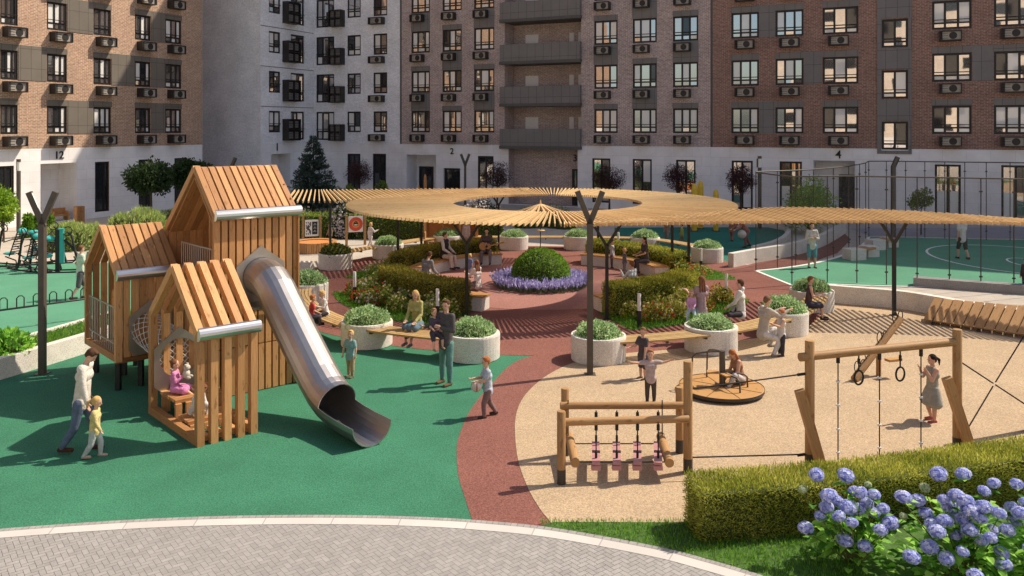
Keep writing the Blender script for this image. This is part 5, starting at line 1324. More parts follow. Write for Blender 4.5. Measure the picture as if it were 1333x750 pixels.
# wooden chairs/boxes at entrance 12
for px, py, w, h, lab in ((77, 288, .9, .75, 'low wooden armchair in front of entrance 12'), (103, 290, .45, .95, 'small wooden litter box right of entrance 12')):
    p = G(px, py); e = empty('wooden_seat' if w > .6 else 'litter_box', p, .9, lab, 'chair' if w > .6 else 'litter box'); mb = MB()
    if w > .6: mb.box((0, 0, .36), (w, .6, .08)); mb.box((0, .28, .55), (w, .06, .42)); mb.box((-w/2+.05, 0, .3), (.08, .6, .58)); mb.box((w/2-.05, 0, .3), (.08, .6, .58))
    else:
        for k in range(5): mb.box((-.18+.09*k, -.2, h/2), (.075, .03, h)); mb.box((-.18+.09*k, .2, h/2), (.075, .03, h))
        mb.box((-.21, 0, h/2), (.03, .36, h)); mb.box((.21, 0, h/2), (.03, .36, h)); mb.box((0, 0, h-.04), (.38, .38, .04))
    mb.build('boards', M['larch'], e)
# ------------------------------------------------------------------ exercise machines and bicycle rack
def machine(px, py, s_, label, kind, rz):
    e = empty('exercise_machine', G(px, py), rz, label, 'exercise machine', 'teal outdoor exercise machines'); fr = MB(); pd = MB()
    for y in (-.28, .28): fr.tube([(-.8, y, .03), (.8, y, .03), (.92, y, .12), (.85, y, .28)], .028, 8); fr.tube([(-.8, y, .03), (-.92, y, .12), (-.85, y, .3), (-.3, y, .42)], .028, 8)
    fr.tube([(.55, 0, .03), (.38, 0, .7), (.25, 0, 1.35), (.1, 0, 1.5)], .045, 8); fr.tube([(-.5, -.28, .03), (-.5, .28, .03)], .03, 8); fr.tube([(.55, -.28, .03), (.55, .28, .03)], .03, 8)
    fr.tube([(.1+.16*math.cos(a), .0+.05*math.sin(a), 1.52+.16*math.sin(a)) for a in [2*math.pi*k/14 for k in range(14)]], .022, 6, closed=True)
    if kind == 0:
        for k in range(9): z = .5+.10*k; fr.beam((-.45-.12*k*.35, -.2, z), (-.45-.12*k*.35, .2, z), .05, .035)
        for y in (-.2, .2): fr.tube([(-.40, y, .42), (-.85, y, 1.42)], .025, 6)
        pd.ell((-.86, 0, 1.42), (.10, .20, .13), 12); pd.build('head_pad', M['teal'], e); pd = MB(); pd.ell((-.2, 0, .50), (.30, .20, .06), 12)
        for y in (-.36, .36): fr.tube([(.3, y*.3, .9), (.1, y, 1.0), (-.15, y, .98)], .022, 6)
    elif kind == 1:
        pd.ell((-.45, 0, .62), (.28, .2, .09), 12); pd.build('seat_pad', M['teal'], e); pd = MB(); pd.ell((-.6, 0, 1.28), (.24, .22, .11), 12)
        for y in (-.2, .2): fr.tube([(-.42, y, .45), (-.7, y, 1.25)], .025, 6)
        for k in range(8): z = .62+.085*k; fr.beam((-.5-.03*k, -.2, z), (-.5-.03*k, .2, z), .045, .03)
        for y in (-.35, .35): fr.tube([(.2, 0, 1.3), (.0, y, 1.25), (-.3, y, .95)], .022, 6)
    else:
        pd.tube([(-.1, 0, .35), (-.1, 0, 1.55), (-.1, 0, 1.62)], [.09, .09, .12], 10); fr.beam((-.24, 0, 0), (-.24, 0, 1.58), .12, .14); pd.ell((.62, 0, .32), (.28, .16, .1), 12); pd.beam((.75, 0, .3), (.85, 0, .75), .24, .06)
        fr.tube([(.0, 0, 1.2), (.35, 0, .8), (.7, 0, .1)], .05, 8); fr.box((1.0, 0, .38), (.22, .3, .7))
    fr.build('frame', M['black'], e); pd.build('pads', M['teal'], e); e.scale = (s_,)*3
machine(8, 346, 1.0, 'black and teal exercise machine at the left picture edge, with tall ribbed backrest', 0, 2.8); machine(33, 351, .95, 'black and teal exercise machine with a round teal headrest', 0, 2.6)
machine(50, 353, 1.0, 'black and teal exercise machine partly behind the lamp post', 1, 2.7); machine(84, 354, 1.02, 'black and teal exercise machine with an upright teal column', 2, .15); machine(66, 343, 1.0, 'dark exercise machine farthest back, beside the teal column', 1, .4)
p0, p1 = G(-12, 435), G(115, 416); e = empty('bicycle_rack', (p0+p1)/2, 0, 'long low black bicycle rack with upright hoops on the green court', 'bicycle rack'); mb = MB(); u = (p1-p0).normalized()
mb.tube([p0, p0+V((0, 0, .50)), p0+u*.12+V((0, 0, .60)), p1-u*.12+V((0, 0, .60)), p1+V((0, 0, .50)), p1], .027, 8); mb.build('rail', M['black'], e); L_ = (p1-p0).length
for k in range(6):
    q = p0+u*(L_*(k+.5)/6); mb = MB(); mb.tube([q+V((0, 0, .6)), q+V((0, 0, .86)), q+u*.05+V((0, 0, .92)), q+u*.13+V((0, 0, .92)), q+u*.18+V((0, 0, .86)), q+u*.18+V((0, 0, .6))], .016, 6); mb.build('hoop', M['black'], e)
rebase(e)
# red cloth on the near seat wall end, plush and ball are with the people
p = W(865, 367, 27.0); e = tag(None or empty('red_bag', (PC[0]+4.55*math.cos(R(-31)), PC[1]+4.55*math.sin(R(-31)), .45)), 'crumpled red bag on the end of the right seat wall', 'bag'); mb = MB()
for k in range(5): mb.ell((rng.uniform(-.18, .18), rng.uniform(-.1, .1), .07), (rng.uniform(.10, .18), rng.uniform(.08, .13), rng.uniform(.08, .13)), 10)
mb.build('cloth', M['signred'], e); m2 = MB(); m2.tube([(-.15, 0, .15), (-.05, 0, .26), (.08, 0, .25), (.16, 0, .14)], .016, 6); m2.build('handle', M['signred'], e)
# ------------------------------------------------------------------ people
rng.seed(3)
CM = {}
def cloth(c, kind='cloth'):
    k = tuple(c)
    if k not in CM: CM[k] = mat('%s_%d' % (kind, len(CM)), c, .85, .16, 10, bmp=.8, bscale=22, spec=.15)
    return CM[k]
def capsule(mb, a, ra, b, rb, n=12):
    a, b = V(a), V(b); d = b-a; L = d.length
    if L < 1e-5: mb.ell(a, (ra,)*3, n); return
    d /= L; pts = []; rad = []
    for k in range(1, 5): t = math.pi/2*k/4; pts.append(a-d*ra*math.cos(t)); rad.append(ra*math.sin(t))
    for k in range(3, 0, -1): t = math.pi/2*k/4; pts.append(b+d*rb*math.cos(t)); rad.append(rb*math.sin(t))
    mb.tube(pts, rad, n)
def fuse(name, prims, vox, m, par, sm=3, extra=None):
    mb = MB()
    for p in prims:
        if p[0] == 'c': capsule(mb, *p[1:])
        else:                                                   # oriented ellipsoid: centre, radii, 3x3 axes
            t = MB(); t.ell((0, 0, 0), p[2], 14); mb2 = len(mb.v)
            for v in t.v: mb.v.append(tuple(V(p[1])+p[3][0]*v[0]+p[3][1]*v[1]+p[3][2]*v[2]))
            for f, u, r_, mm, s_ in zip(t.f, t.uv, t.r, t.m, t.sm): mb.f.append(tuple(i+mb2 for i in f)); mb.uv.append(u); mb.r.append(r_); mb.m.append(mm); mb.sm.append(s_)
    o = mb.build(name, m); md = o.modifiers.new('r', 'REMESH'); md.mode = 'VOXEL'; md.voxel_size = vox; md.use_smooth_shade = True
    if sm: ms = o.modifiers.new('s', 'SMOOTH'); ms.iterations = sm; ms.factor = .5
    dg = bpy.context.evaluated_depsgraph_get(); me = bpy.data.meshes.new_from_object(o.evaluated_get(dg)); old = o.data
    o.modifiers.clear(); o.data = me; bpy.data.meshes.remove(old)
    me.materials.clear(); me.materials.append(m)
    if extra:
        import bmesh
        bm = bmesh.new(); bm.from_mesh(me); tm = extra.mesh('t', m); bm.from_mesh(tm); bm.to_mesh(me); bm.free(); bpy.data.meshes.remove(tm)
        for p in me.polygons: p.use_smooth = True
    o.parent = par; return o
DOWN = V((0, 0, -1))
def dirv(az, el):                                               # az: 0 forward (+y), 90 right (+x); el up
    return V((math.sin(R(az))*math.cos(R(el)), math.cos(R(az))*math.cos(R(el)), math.sin(R(el))))
def person(pos, Hh, head, label, pose, top=(.5, .5, .5), bot=(.2, .2, .25), hair=(.1, .06, .03), hairs='short', sleeve='long', legs='long', shoe=(.05, .04, .035), z=0, group=None, skin=None, fem=False, jacket=None, cat='person', hat=None, scale=1.0):
    """pos ground point, head = heading in degrees in plan (0 = +X)"""
    child = Hh < 1.4; k = Hh/1.75; hh = Hh*(.132+max(0, 1.5-Hh)*.105); sh = Hh-hh*1.22; LL = sh*.585; T_ = sh-LL
    fat = (1.18 if child else 1.0)*k; sw = (.088 if fem else .098)*Hh*.93; hw = .052*Hh
    if fem and not child: fat *= .9
    e = empty('person', (pos[0], pos[1], z), R(head-90), label, cat, group)
    lean = pose.get('lean', 0); side = pose.get('side', 0)
    ut = V((math.sin(R(side)), math.sin(R(lean)), math.cos(R(lean)))).normalized(); ft = V((0, math.cos(R(lean)), -math.sin(R(lean)))); rt = ft.cross(ut).normalized(); ft = ut.cross(rt).normalized()
    P = V((0, 0, 0)); hp, hyaw = pose.get('head', (0, 0)); 
    th = [pose.get('thL', dirv(0, -90)), pose.get('thR', dirv(0, -90))]; shn = [pose.get('shL', DOWN), pose.get('shR', DOWN)]
    tl, sl_, ah = LL*.48, LL*.445, LL*.075
    hips = [P+V((-hw, 0, 0)), P+V((hw, 0, 0))]; knees = [hips[i]+th[i].normalized()*tl for i in (0, 1)]; ank = [knees[i]+shn[i].normalized()*sl_ for i in (0, 1)]
    fd = [pose.get('ftL', None), pose.get('ftR', None)]
    toes = []; heels = []
    for i in (0, 1):
        d = fd[i]
        if d is None:
            s_ = shn[i].normalized(); d = V((0, 1, 0))-s_*s_.y
            if d.length < .3: d = V((0, 0, 1))
            d = V((d.x, d.y, 0 if abs(s_.z) > .8 else d.z)).normalized()
        d = d.normalized(); dn = shn[i].normalized(); dn = (dn-d*dn.dot(d)).normalized() if (dn-d*dn.dot(d)).length > .1 else DOWN
        heels.append(ank[i]-d*.032*k+dn*ah*.5); toes.append(ank[i]+d*.155*k+dn*ah*.62)
    if 'seat' in pose: lift = pose['seat']+.105*fat
    else: lift = -min(min(q.z for q in toes)-.032*k, min(q.z for q in heels)-.038*k, min(q.z for q in knees)-.05*k)
    off = V((0, 0, lift))
    hips = [q+off for q in hips]; knees = [q+off for q in knees]; ank = [q+off for q in ank]; toes = [q+off for q in toes]; heels = [q+off for q in heels]; P = P+off
    S0 = P+ut*T_; shl = [S0-rt*sw+ut*(-.02*k), S0+rt*sw+ut*(-.02*k)]
    ua = [pose.get('uaL', V((-.18, .05, -1))), pose.get('uaR', V((.18, .05, -1)))]; fa = [pose.get('faL', V((-.05, .25, -1))), pose.get('faR', V((.05, .25, -1)))]
    ul, fl_, hl = .205*sh, .175*sh, .10*sh
    elb = [shl[i]+ua[i].normalized()*ul for i in (0, 1)]; wr = [elb[i]+fa[i].normalized()*fl_ for i in (0, 1)]
    # head frame
    uh = (Matrix.Rotation(R(-hp), 3, rt) @ ut); fh_ = (Matrix.Rotation(R(-hp), 3, rt) @ ft); fh_ = Matrix.Rotation(R(-hyaw), 3, uh) @ fh_; rh = fh_.cross(uh).normalized()
    nb = S0+ut*.035*k; hc = nb+ut*hh*.16+uh*hh*.52
    hax = (rh, fh_, uh)
    f = fat; B = []
    torso = lambda x: [('c', P+rt*-.065*k, .100*f+x, P+rt*.065*k, .100*f+x), ('c', P+ut*.12*T_-rt*.03*k, .100*f+x, P+ut*.5*T_-rt*.03*k, .098*f+x), ('c', P+ut*.12*T_+rt*.03*k, .100*f+x, P+ut*.5*T_+rt*.03*k, .098*f+x),
        ('c', P+ut*.72*T_-rt*.068*k, .102*f+x, P+ut*.72*T_+rt*.068*k, .102*f+x), ('c', P+ut*.93*T_-rt*sw*.72, .062*f+x, P+ut*.93*T_+rt*sw*.72, .062*f+x)]+([('e', P+ut*.70*T_+rt*s_*.062*k+ft*.085*k, (.058*k+x,)*3, hax) for s_ in (-1, 1)] if fem and not child else [])
    def arm(i, x, to=1.0, t2=1.0):
        out = [('c', shl[i], .056*f+x, shl[i].lerp(elb[i], to), (.056-.014*to)*f+x)]
        if t2 > 0 and to >= 1: out.append(('c', elb[i], .041*f+x, elb[i].lerp(wr[i], t2), (.041-.013*t2)*f+x))
        return out
    def leg(i, x, to=1.0, t2=1.0):
        out = [('c', hips[i], .083*f+x, hips[i].lerp(knees[i], to), (.083-.028*to)*f+x)]
        if to >= 1 and t2 > 0: 
            calf = knees[i].lerp(ank[i], .32)
            out += [('c', knees[i], .054*f+x, calf, .053*f+x), ('c', calf, .053*f+x, calf.lerp(ank[i], min(1, t2)), .034*f+x)]
        return out
    feet = lambda x: [('c', heels[i], .034*k+x, toes[i], .030*k+x) for i in (0, 1)]+[('c', ank[i], .036*f+x, heels[i], .034*k+x) for i in (0, 1)]
    B = torso(0); 
    for i in (0, 1): B += arm(i, 0)+leg(i, 0)
    B += feet(0); B += [('c', nb-ut*.03*k, .052*f, hc-uh*hh*.2, .046*f)]
    B += [('e', hc+uh*hh*.06-fh_*hh*.02, (hh*.335, hh*.40, hh*.43), hax), ('e', hc-uh*hh*.22+fh_*hh*.10, (hh*.25, hh*.27, hh*.27), hax),
          ('c', hc+fh_*hh*.37+uh*hh*.0, hh*.035, hc+fh_*hh*.43-uh*hh*.13, hh*.055)]
    B += [('e', hc+rh*s_*hh*.335-uh*hh*.03, (hh*.05, hh*.07, hh*.11), hax) for s_ in (-1, 1)]
    ext = MB()
    for i in (0, 1):
        hd = pose.get('hd'+'LR'[i], fa[i]).normalized(); sd = hd.cross(ft if abs(hd.dot(ft)) < .9 else ut).normalized(); pn = sd.cross(hd)
        pc = wr[i]+hd*hl*.32
        B.append(('e', wr[i]+hd*hl*.30, (hl*.27, hl*.15, hl*.36), (sd, pn, hd)))
        s_in = pose.get('curl', .35)*(1 if pn.dot(ft) > 0 else 1)
        for j, ln in enumerate((.80, .95, 1.0, .85)):
            o = wr[i]+hd*hl*.52+sd*hl*(-.20+.135*j); l = hl*.52*ln; m_ = o+hd*l*.5+pn*l*.12; q = m_+(hd+pn*s_in*1.2).normalized()*l*.5
            ext.tube([o-hd*hl*.12, o, m_, q], [hl*.075, hl*.075, hl*.068, hl*.05], 6)
        o = wr[i]+hd*hl*.22-sd*hl*.22; ext.tube([o, o+(hd*.6-sd*.8+pn*.25).normalized()*hl*.24, o+(hd*.9-sd*.55+pn*.5).normalized()*hl*.46], [hl*.09, hl*.08, hl*.055], 6)
    vox = max(.010, .0125*k)
    fuse('body', B, vox*.85, M['skin'] if skin is None else skin, e, 2, ext)
    ey = MB()
    for s_ in (-1, 1): ey.ell(hc+fh_*hh*.355+rh*s_*hh*.135+uh*hh*.0, (hh*.038,)*3, 8)
    ey.build('eyes', M['eye'], e)
    mo = MB(); mo.tube([hc+fh_*hh*.335-uh*hh*.275+rh*hh*q+fh_*hh*(.02-.4*q*q) for q in (-.09, -.03, .03, .09)], hh*.018, 5); mo.build('mouth', cloth((.36, .12, .09)), e)
    x = .014*k+.004; c = []
    c += torso(x)
    if top is not None:
        dress = legs == 'dress'
        for i in (0, 1):
            if sleeve == 'long': c += arm(i, x*.8)
            elif sleeve == 'short': c += arm(i, x*1.1, .62, 0)
        if pose.get('hem', True) and not dress: c += [('c', P-ut*.05*k+rt*-.05*k, .098*f+x*1.25, P-ut*.05*k+rt*.05*k, .098*f+x*1.25)]
        if hairs == 'hood': c += [('e', nb-ft*.06*k+ut*.02*k, (.09*k, .06*k, .06*k), hax)]
        if dress or legs == 'skirt':
            fl = pose.get('flare', 1.0)
            for i in (0, 1): c2 = hips[i].lerp(knees[i], .88)
            sk = []
            n = 6
            for i in (0, 1):
                q = hips[i].lerp(knees[i], pose.get('hemf', .9)); sk += [('c', hips[i]+V((0, 0, .02)), .095*f+x, q+V(((-1, 1)[i]*.03*k*fl, 0, 0)), .098*f*fl+x)]
            mid = (knees[0]+knees[1])/2; sk += [('c', P, .10*f+x, P.lerp(mid, pose.get('hemf', .9)-.02), .11*f*fl+x)]
            if dress: c += sk
            else: fuse('skirt', sk, vox, cloth(bot), e, 3)
        fuse('dress' if dress else 'top', c, vox, cloth(top), e, 3)
    if jacket: fuse('vest', [q for q in torso(x*1.9)], vox, cloth(jacket), e, 3)
    if legs in ('long', 'shorts', 'kneeshorts'):
        q = [('c', P+rt*-.062*k, .102*f+x*.8, P+rt*.062*k, .102*f+x*.8), ('c', P, .10*f+x*.6, P+ut*.16*T_, .10*f+x*.6)]
        for i in (0, 1): q += leg(i, x*.9 if legs == 'long' else x*1.5, 1.0 if legs == 'long' else (.72 if legs == 'shorts' else .95), .97)
        fuse('trousers' if legs == 'long' else 'shorts', q, vox, cloth(bot), e, 3)
    if shoe: 
        for i in (0, 1): fuse('shoe', [('c', heels[i], .036*k+.008, toes[i], .031*k+.008), ('c', ank[i].lerp(heels[i], .5), .038*k+.005, heels[i], .036*k+.006)], vox*.8, cloth(shoe), e, 2)
    hm = cloth(hair); q = [('e', hc+uh*hh*.13-fh_*hh*.075, (hh*.375, hh*.405, hh*.405), hax)]
    if hairs in ('short', 'hood'): q += [('e', hc+uh*hh*.40+fh_*hh*.12, (hh*.25, hh*.22, hh*.12), hax), ('e', hc-uh*hh*.10-fh_*hh*.20, (hh*.31, hh*.24, hh*.22), hax)]
    if hairs == 'long':
        for s_ in (-1, 0, 1): q += [('c', hc+rh*s_*hh*.27-fh_*hh*.16, hh*.15, S0-ut*.10*k+rt*s_*.075*k-ft*.085*f, hh*.13)]
    if hairs in ('pony', 'bun'): q += [('e', hc-uh*hh*.08-fh_*hh*.22, (hh*.30, hh*.24, hh*.26), hax)]
    if hairs == 'pony': q += [('c', hc-fh_*hh*.46+uh*hh*.10, hh*.12, hc-fh_*hh*.72-uh*hh*.12, hh*.14), ('c', hc-fh_*hh*.72-uh*hh*.12, hh*.14, hc-fh_*hh*.70-uh*hh*.62, hh*.06)]
    if hairs == 'bun': q += [('e', hc-fh_*hh*.40+uh*hh*.30, (hh*.17,)*3, hax)]
    fuse('hair', q, max(.008, vox*.8), hm, e, 2)
    if hat: fuse('cap', [('e', hc+uh*hh*.24-fh_*hh*.03, (hh*.42, hh*.46, hh*.34), hax), ('c', hc+uh*hh*.18+fh_*hh*.35, hh*.10, hc+uh*hh*.14+fh_*hh*.58, hh*.06)], max(.008, vox*.8), cloth(hat), e, 2)
    return e
STAND = dict(thL=V((-.06, .03, -1)), thR=V((.06, -.02, -1)))
WALK = dict(thL=V((-.02, .38, -1)), shL=V((0, -.02, -1)), thR=V((.02, -.18, -1)), shR=V((0, -.62, -1)), uaL=V((-.16, -.25, -1)), faL=V((-.05, .15, -1)), uaR=V((.16, .25, -1)), faR=V((.0, .55, -1)), lean=3)
def SIT(seat=.52, lean=4, spread=.12, **kw):
    d = dict(thL=V((-spread, 1, -.03)), thR=V((spread, 1, -.03)), shL=V((0, .12, -1)), shR=V((0, .02, -1)), uaL=V((-.15, .25, -1)), faL=V((.2, 1, -.62)), uaR=V((.15, .22, -1)), faR=V((-.2, 1, -.55)), lean=lean, seat=seat); d.update(kw); return d
def mk(b, **kw): d = dict(b); d.update(kw); return d
def HX3(u, v, z=0): p = HO+H(u, v, z); return p
BLOND = (.52, .34, .13); BROWN = (.085, .042, .022); GINGER = (.36, .13, .045); DARK = (.025, .016, .012); CHEST = (.18, .075, .04)
SK = None
# left group
person(G(106, 588), 1.78, 5, 'man in cream sweater and blue jeans walking and holding the hand of a small girl', mk(WALK, head=(38, 0), faR=V((.05, .25, -1)), uaR=V((.12, .15, -1)), lean=6), (.58, .53, .47), (.10, .13, .20), BROWN, shoe=(.07, .03, .02))
person(G(123, 596), 1.02, 10, 'small girl in yellow hoodie with blond ponytail beside the man in cream sweater', mk(WALK, head=(8, 0)), (.55, .45, .20), (.42, .43, .42), BLOND, 'pony', shoe=(.40, .30, .22))
p = HX3(-.93, -.42); person(p, 1.02, 5, 'girl in pink dress holding a plush toy in the small play house', SIT(.44, 0, thL=V((-.2, 1, .0)), shL=V((.1, .8, -.5)), thR=V((.2, 1, 0)), shR=V((-.1, .8, -.6)), faL=V((.45, .9, .6)), faR=V((-.45, .9, .6))), (.62, .22, .42), hair=CHEST, hairs='bun', legs='dress', shoe=(.4, .1, .12))
q = p+V((.21, .02, .80)); e = empty('plush_toy', q, 0, 'pale plush toy in the arms of the girl in pink', 'plush toy'); mb = MB(); mb.ell((0, 0, 0), (.07, .07, .09), 12); mb.ell((.01, 0, .12), (.065, .06, .06), 12); mb.ell((0, .05, .175), (.025,)*3, 8); mb.ell((0, -.05, .175), (.025,)*3, 8); mb.ell((.06, .06, -.06), (.05, .03, .03), 8); mb.ell((.06, -.06, -.06), (.05, .03, .03), 8); mb.build('plush_body', cloth((.55, .50, .42)), e)
person(HX3(-.85, -1.12), 1.0, -20, 'child in white top crouched on the low step inside the small play house', SIT(.20, 22, thL=V((-.2, 1, .55)), thR=V((.2, 1, .55)), shL=V((0, .1, -1)), shR=V((0, .1, -1)), head=(15, 0)), (.62, .58, .56), (.5, .48, .46), CHEST)
# slide and bench group
person(G(456, 491), 1.02, 245, 'small boy in teal shirt and khaki trousers standing between the slide and the bench', mk(STAND, thL=V((-.1, .12, -1)), thR=V((.05, -.15, -1)), uaL=V((-.35, .0, -1)), uaR=V((.4, .15, -1)), head=(-5, -12)), (.20, .34, .33), (.36, .26, .15), BLOND, sleeve='short', shoe=(.16, .10, .06))
man = G(581, 500); person(man, 1.78, 232, 'man in dark grey jacket and teal trousers carrying a toddler on his arm', mk(STAND, thL=V((-.1, .1, -1)), thR=V((.1, -.05, -1)), uaR=V((.30, .45, -1)), faR=V((.15, 1, .25)), uaL=V((-.2, .1, -1)), faL=V((.75, .7, .3)), head=(4, -15)), (.085, .078, .078), (.11, .22, .20), BROWN, shoe=(.14, .085, .05))
person(V((man.x-.25, man.y-.03, 0)), .92, 300, 'toddler in a dark top carried by the man in the grey jacket', SIT(1.04, -3, .25, thL=V((-.35, 1, -.55)), thR=V((.3, 1, -.75)), shL=V((0, .1, -1)), shR=V((0, .15, -1)), faL=V((.1, .8, -.5)), faR=V((-.1, .9, -.3))), (.075, .06, .085), (.06, .05, .07), (.30, .17, .08), sleeve='short', legs='kneeshorts', shoe=(.28, .2, .14))
person(G(543, 428, .5), 1.66, 248, 'blond woman in olive jacket and denim skirt sitting on the bench between two planters', SIT(.52, 6, .03, thR=V((.04, 1, .0)), shL=V((.05, .25, -1)), head=(8, -8)), (.36, .33, .13), (.10, .16, .20), BLOND, 'long', legs='skirt', shoe=(.22, .22, .24), fem=True)
bp = G(635, 543); person(bp, 1.15, 195, 'ginger boy in light blue shirt and brown trousers carrying a ball across the red path', mk(WALK, uaL=V((-.1, .5, -1)), faL=V((.12, 1, .02)), uaR=V((.1, .5, -1)), faR=V((-.12, 1, .02)), head=(4, 0)), (.38, .43, .50), (.20, .125, .12), GINGER, sleeve='short', shoe=(.05, .035, .03))
e = empty('ball', W(620, 503, 15.62), 0, 'white and brown patched ball held by the ginger boy', 'ball'); mb = MB(); mb.ell((0, 0, 0), (.105,)*3, 20); 
for k in range(len(mb.m)): mb.m[k] = 1 if (k*7) % 5 == 0 else 0
mb.build('ball_skin', [cloth((.55, .48, .42)), cloth((.30, .17, .12))], e)
person(G(424, 412, .5), 1.12, 215, 'child in white hoodie and dark trousers on the bench beside the slide', SIT(.52, 12, .08, faL=V((.3, 1, .2))), (.58, .56, .52), (.05, .045, .05), BLOND, shoe=(.5, .47, .44))
person(G(405, 416, .5), 1.0, 20, 'ginger child in red shirt on the bench half hidden by the slide', SIT(.52, 6, .1), (.45, .05, .05), (.12, .1, .12), GINGER, sleeve='short')
# plaza
person(V((-2.88, 27.0, 0)), 1.76, 55, 'man in grey jacket sitting with his back to us on the left seat wall', SIT(.46, 20, .12, head=(12, -10)), (.20, .20, .215), (.52, .49, .45), BROWN, shoe=(.3, .28, .25))
person(V((-2.62, 31.85, 0)), 1.76, -28, 'man in pale shirt and black vest sitting on the far left seat wall', SIT(.46, 5, .10, head=(-4, -20)), (.50, .48, .45), (.52, .42, .35), BROWN, jacket=(.035, .03, .032))
gp_ = V((-1.0, 33.15, 0)); person(gp_, 1.76, 265, 'man in dark patterned shirt playing a guitar on the far seat wall', SIT(.46, 6, .2, faL=V((.6, .8, .15)), uaR=V((.35, .2, -1)), faR=V((-.7, .8, -.1))), (.09, .065, .06), (.20, .16, .17), DARK)
e = empty('guitar', gp_+V((.0, -.34, .80)), R(0), 'brown guitar on the lap of the man on the far seat wall', 'guitar'); mb = MB()
for (x, r_) in ((-.15, .15), (.05, .11)): mb.tube([(x, -.04, 0), (x, .04, 0)], r_, 18, sm=False)
mb.beam((.12, -.02, .02), (.58, -.03, .14), .035, .05); mb.beam((.58, -.03, .14), (.70, -.03, .17), .05, .06); mb.build('guitar_body', M['ply'], e); m2 = MB(); m2.tube([(0, -.043, 0), (0, -.047, 0)], .045, 14, sm=False); m2.build('sound_hole', M['ink'], e)
person(G(622, 379), 1.6, 130, 'brown haired girl in white kneeling on the plaza floor beside the topiary', dict(thL=V((-.1, 1, .05)), thR=V((.1, 1, .05)), shL=V((0, -1, -.12)), shR=V((0, -1, -.12)), seat=.12, lean=6, uaL=V((-.2, .6, -1)), uaR=V((.2, .6, -1)), faL=V((.1, 1, .3)), faR=V((-.1, 1, .3))), (.56, .52, .49), (.17, .16, .18), CHEST, 'long', shoe=(.12, .11, .12), fem=True)
person(G(612, 362), .88, 40, 'toddler in blue standing by the pergola post on the plaza', mk(STAND), (.14, .18, .36), (.45, .42, .42), BLOND, sleeve='short')
person(V((5.0, 30.9, 0)), 1.68, 195, 'dark haired woman in dark grey clothes sitting on the far right seat wall', SIT(.46, 6, .05, shL=V((0, -.1, -1)), faL=V((.2, 1, -.3)), faR=V((-.2, 1, -.3))), (.065, .055, .06), (.075, .07, .08), DARK, 'long', sleeve='short', fem=True)
person(G(813, 357), .98, 10, 'blond toddler in grey standing in front of the dark haired woman', mk(STAND), (.13, .12, .13), (.20, .18, .2), BLOND)
person(G(797, 349), 1.1, -20, 'child in checked shirt standing behind the front Y pergola post', mk(STAND), (.40, .38, .42), (.12, .1, .12), BROWN)
person(V((3.75, 25.45, 0)), 1.62, 130, 'woman in pale blue shirt sitting with her back to us behind the golden hedge', SIT(.46, 8, .06, uaL=V((-.2, .6, -.8)), faL=V((.2, .6, .6))), (.50, .54, .58), (.15, .16, .2), CHEST, 'short', fem=True)
wb = V((4.86, 21.3, 0)); person(wb, 1.66, 110, 'long haired woman in mauve holding a baby behind the planter by the carousel', mk(STAND, uaL=V((-.3, .5, -1)), faL=V((.0, .9, .5)), uaR=V((.3, .2, -1)), faR=V((-.5, .9, .3))), (.34, .23, .25), (.28, .36, .42), CHEST, 'long', fem=True, sleeve='short')
person(V((wb.x-.26, wb.y-.06, 0)), .86, 250, 'baby in pink top held over the shoulder of the woman in mauve', SIT(.80, 4, .25, thL=V((-.3, .7, -.8)), thR=V((.3, .7, -.8))), (.55, .28, .46), (.36, .45, .52), (.42, .28, .2))
person(G(965, 414, .5), 1.7, 155, 'person in white hoodie sitting cross-legged with back to us on the slatted bench', dict(thL=V((-.85, .6, .05)), shL=V((.9, .1, -.12)), thR=V((.85, .6, .05)), shR=V((-.9, .15, -.12)), ftL=V((.4, .9, 0)), ftR=V((-.4, .9, 0)), seat=.52, lean=2, uaL=V((-.15, .4, -1)), faL=V((.5, 1, -.75)), uaR=V((.15, .3, -1)), faR=V((-.5, 1, -.75))), (.56, .54, .50), (.045, .04, .045), BROWN, 'hood')
person(G(993, 463), 1.74, 12, 'crouching man in beige shirt and white trousers face to face with a toddler', dict(thL=V((-.15, 1, .1)), shL=V((0, -.35, -1)), thR=V((.15, 1, -.35)), shR=V((.05, -.55, -1)), lean=8, head=(6, 0), uaL=V((-.1, .9, -.6)), faL=V((.1, 1, .45)), uaR=V((.1, .9, -.5)), faR=V((-.1, 1, .5))), (.42, .37, .31), (.56, .53, .50), (.17, .10, .06), shoe=(.3, .25, .2))
person(G(1017, 464), 1.12, 195, 'ginger toddler in white vest and dark trousers in front of the crouching man', mk(STAND, uaL=V((-.2, .7, -.8)), faL=V((.1, 1, .4)), uaR=V((.2, .7, -.8)), faR=V((-.1, 1, .4))), (.56, .53, .50), (.045, .045, .06), GINGER, sleeve='none', shoe=(.12, .08, .06))
person(G(1052, 401, .5), 1.5, -12, 'woman in dark top and shorts sitting beside the planter at the court wall', SIT(.52, 6, .08, faL=V((.2, 1, .2)), faR=V((-.1, 1, .15))), (.09, .055, .06), (.05, .045, .065), CHEST, sleeve='none', legs='kneeshorts', shoe=(.04, .03, .03), fem=True)
person(G(837, 494), 1.12, 215, 'auburn boy in dark shirt and dark shorts turning away on the sand floor', mk(STAND, uaL=V((-.2, .3, -1)), uaR=V((.3, .5, -1)), faR=V((.3, .9, -.2)), head=(0, -25)), (.075, .062, .072), (.075, .065, .09), CHEST, sleeve='short', legs='kneeshorts')
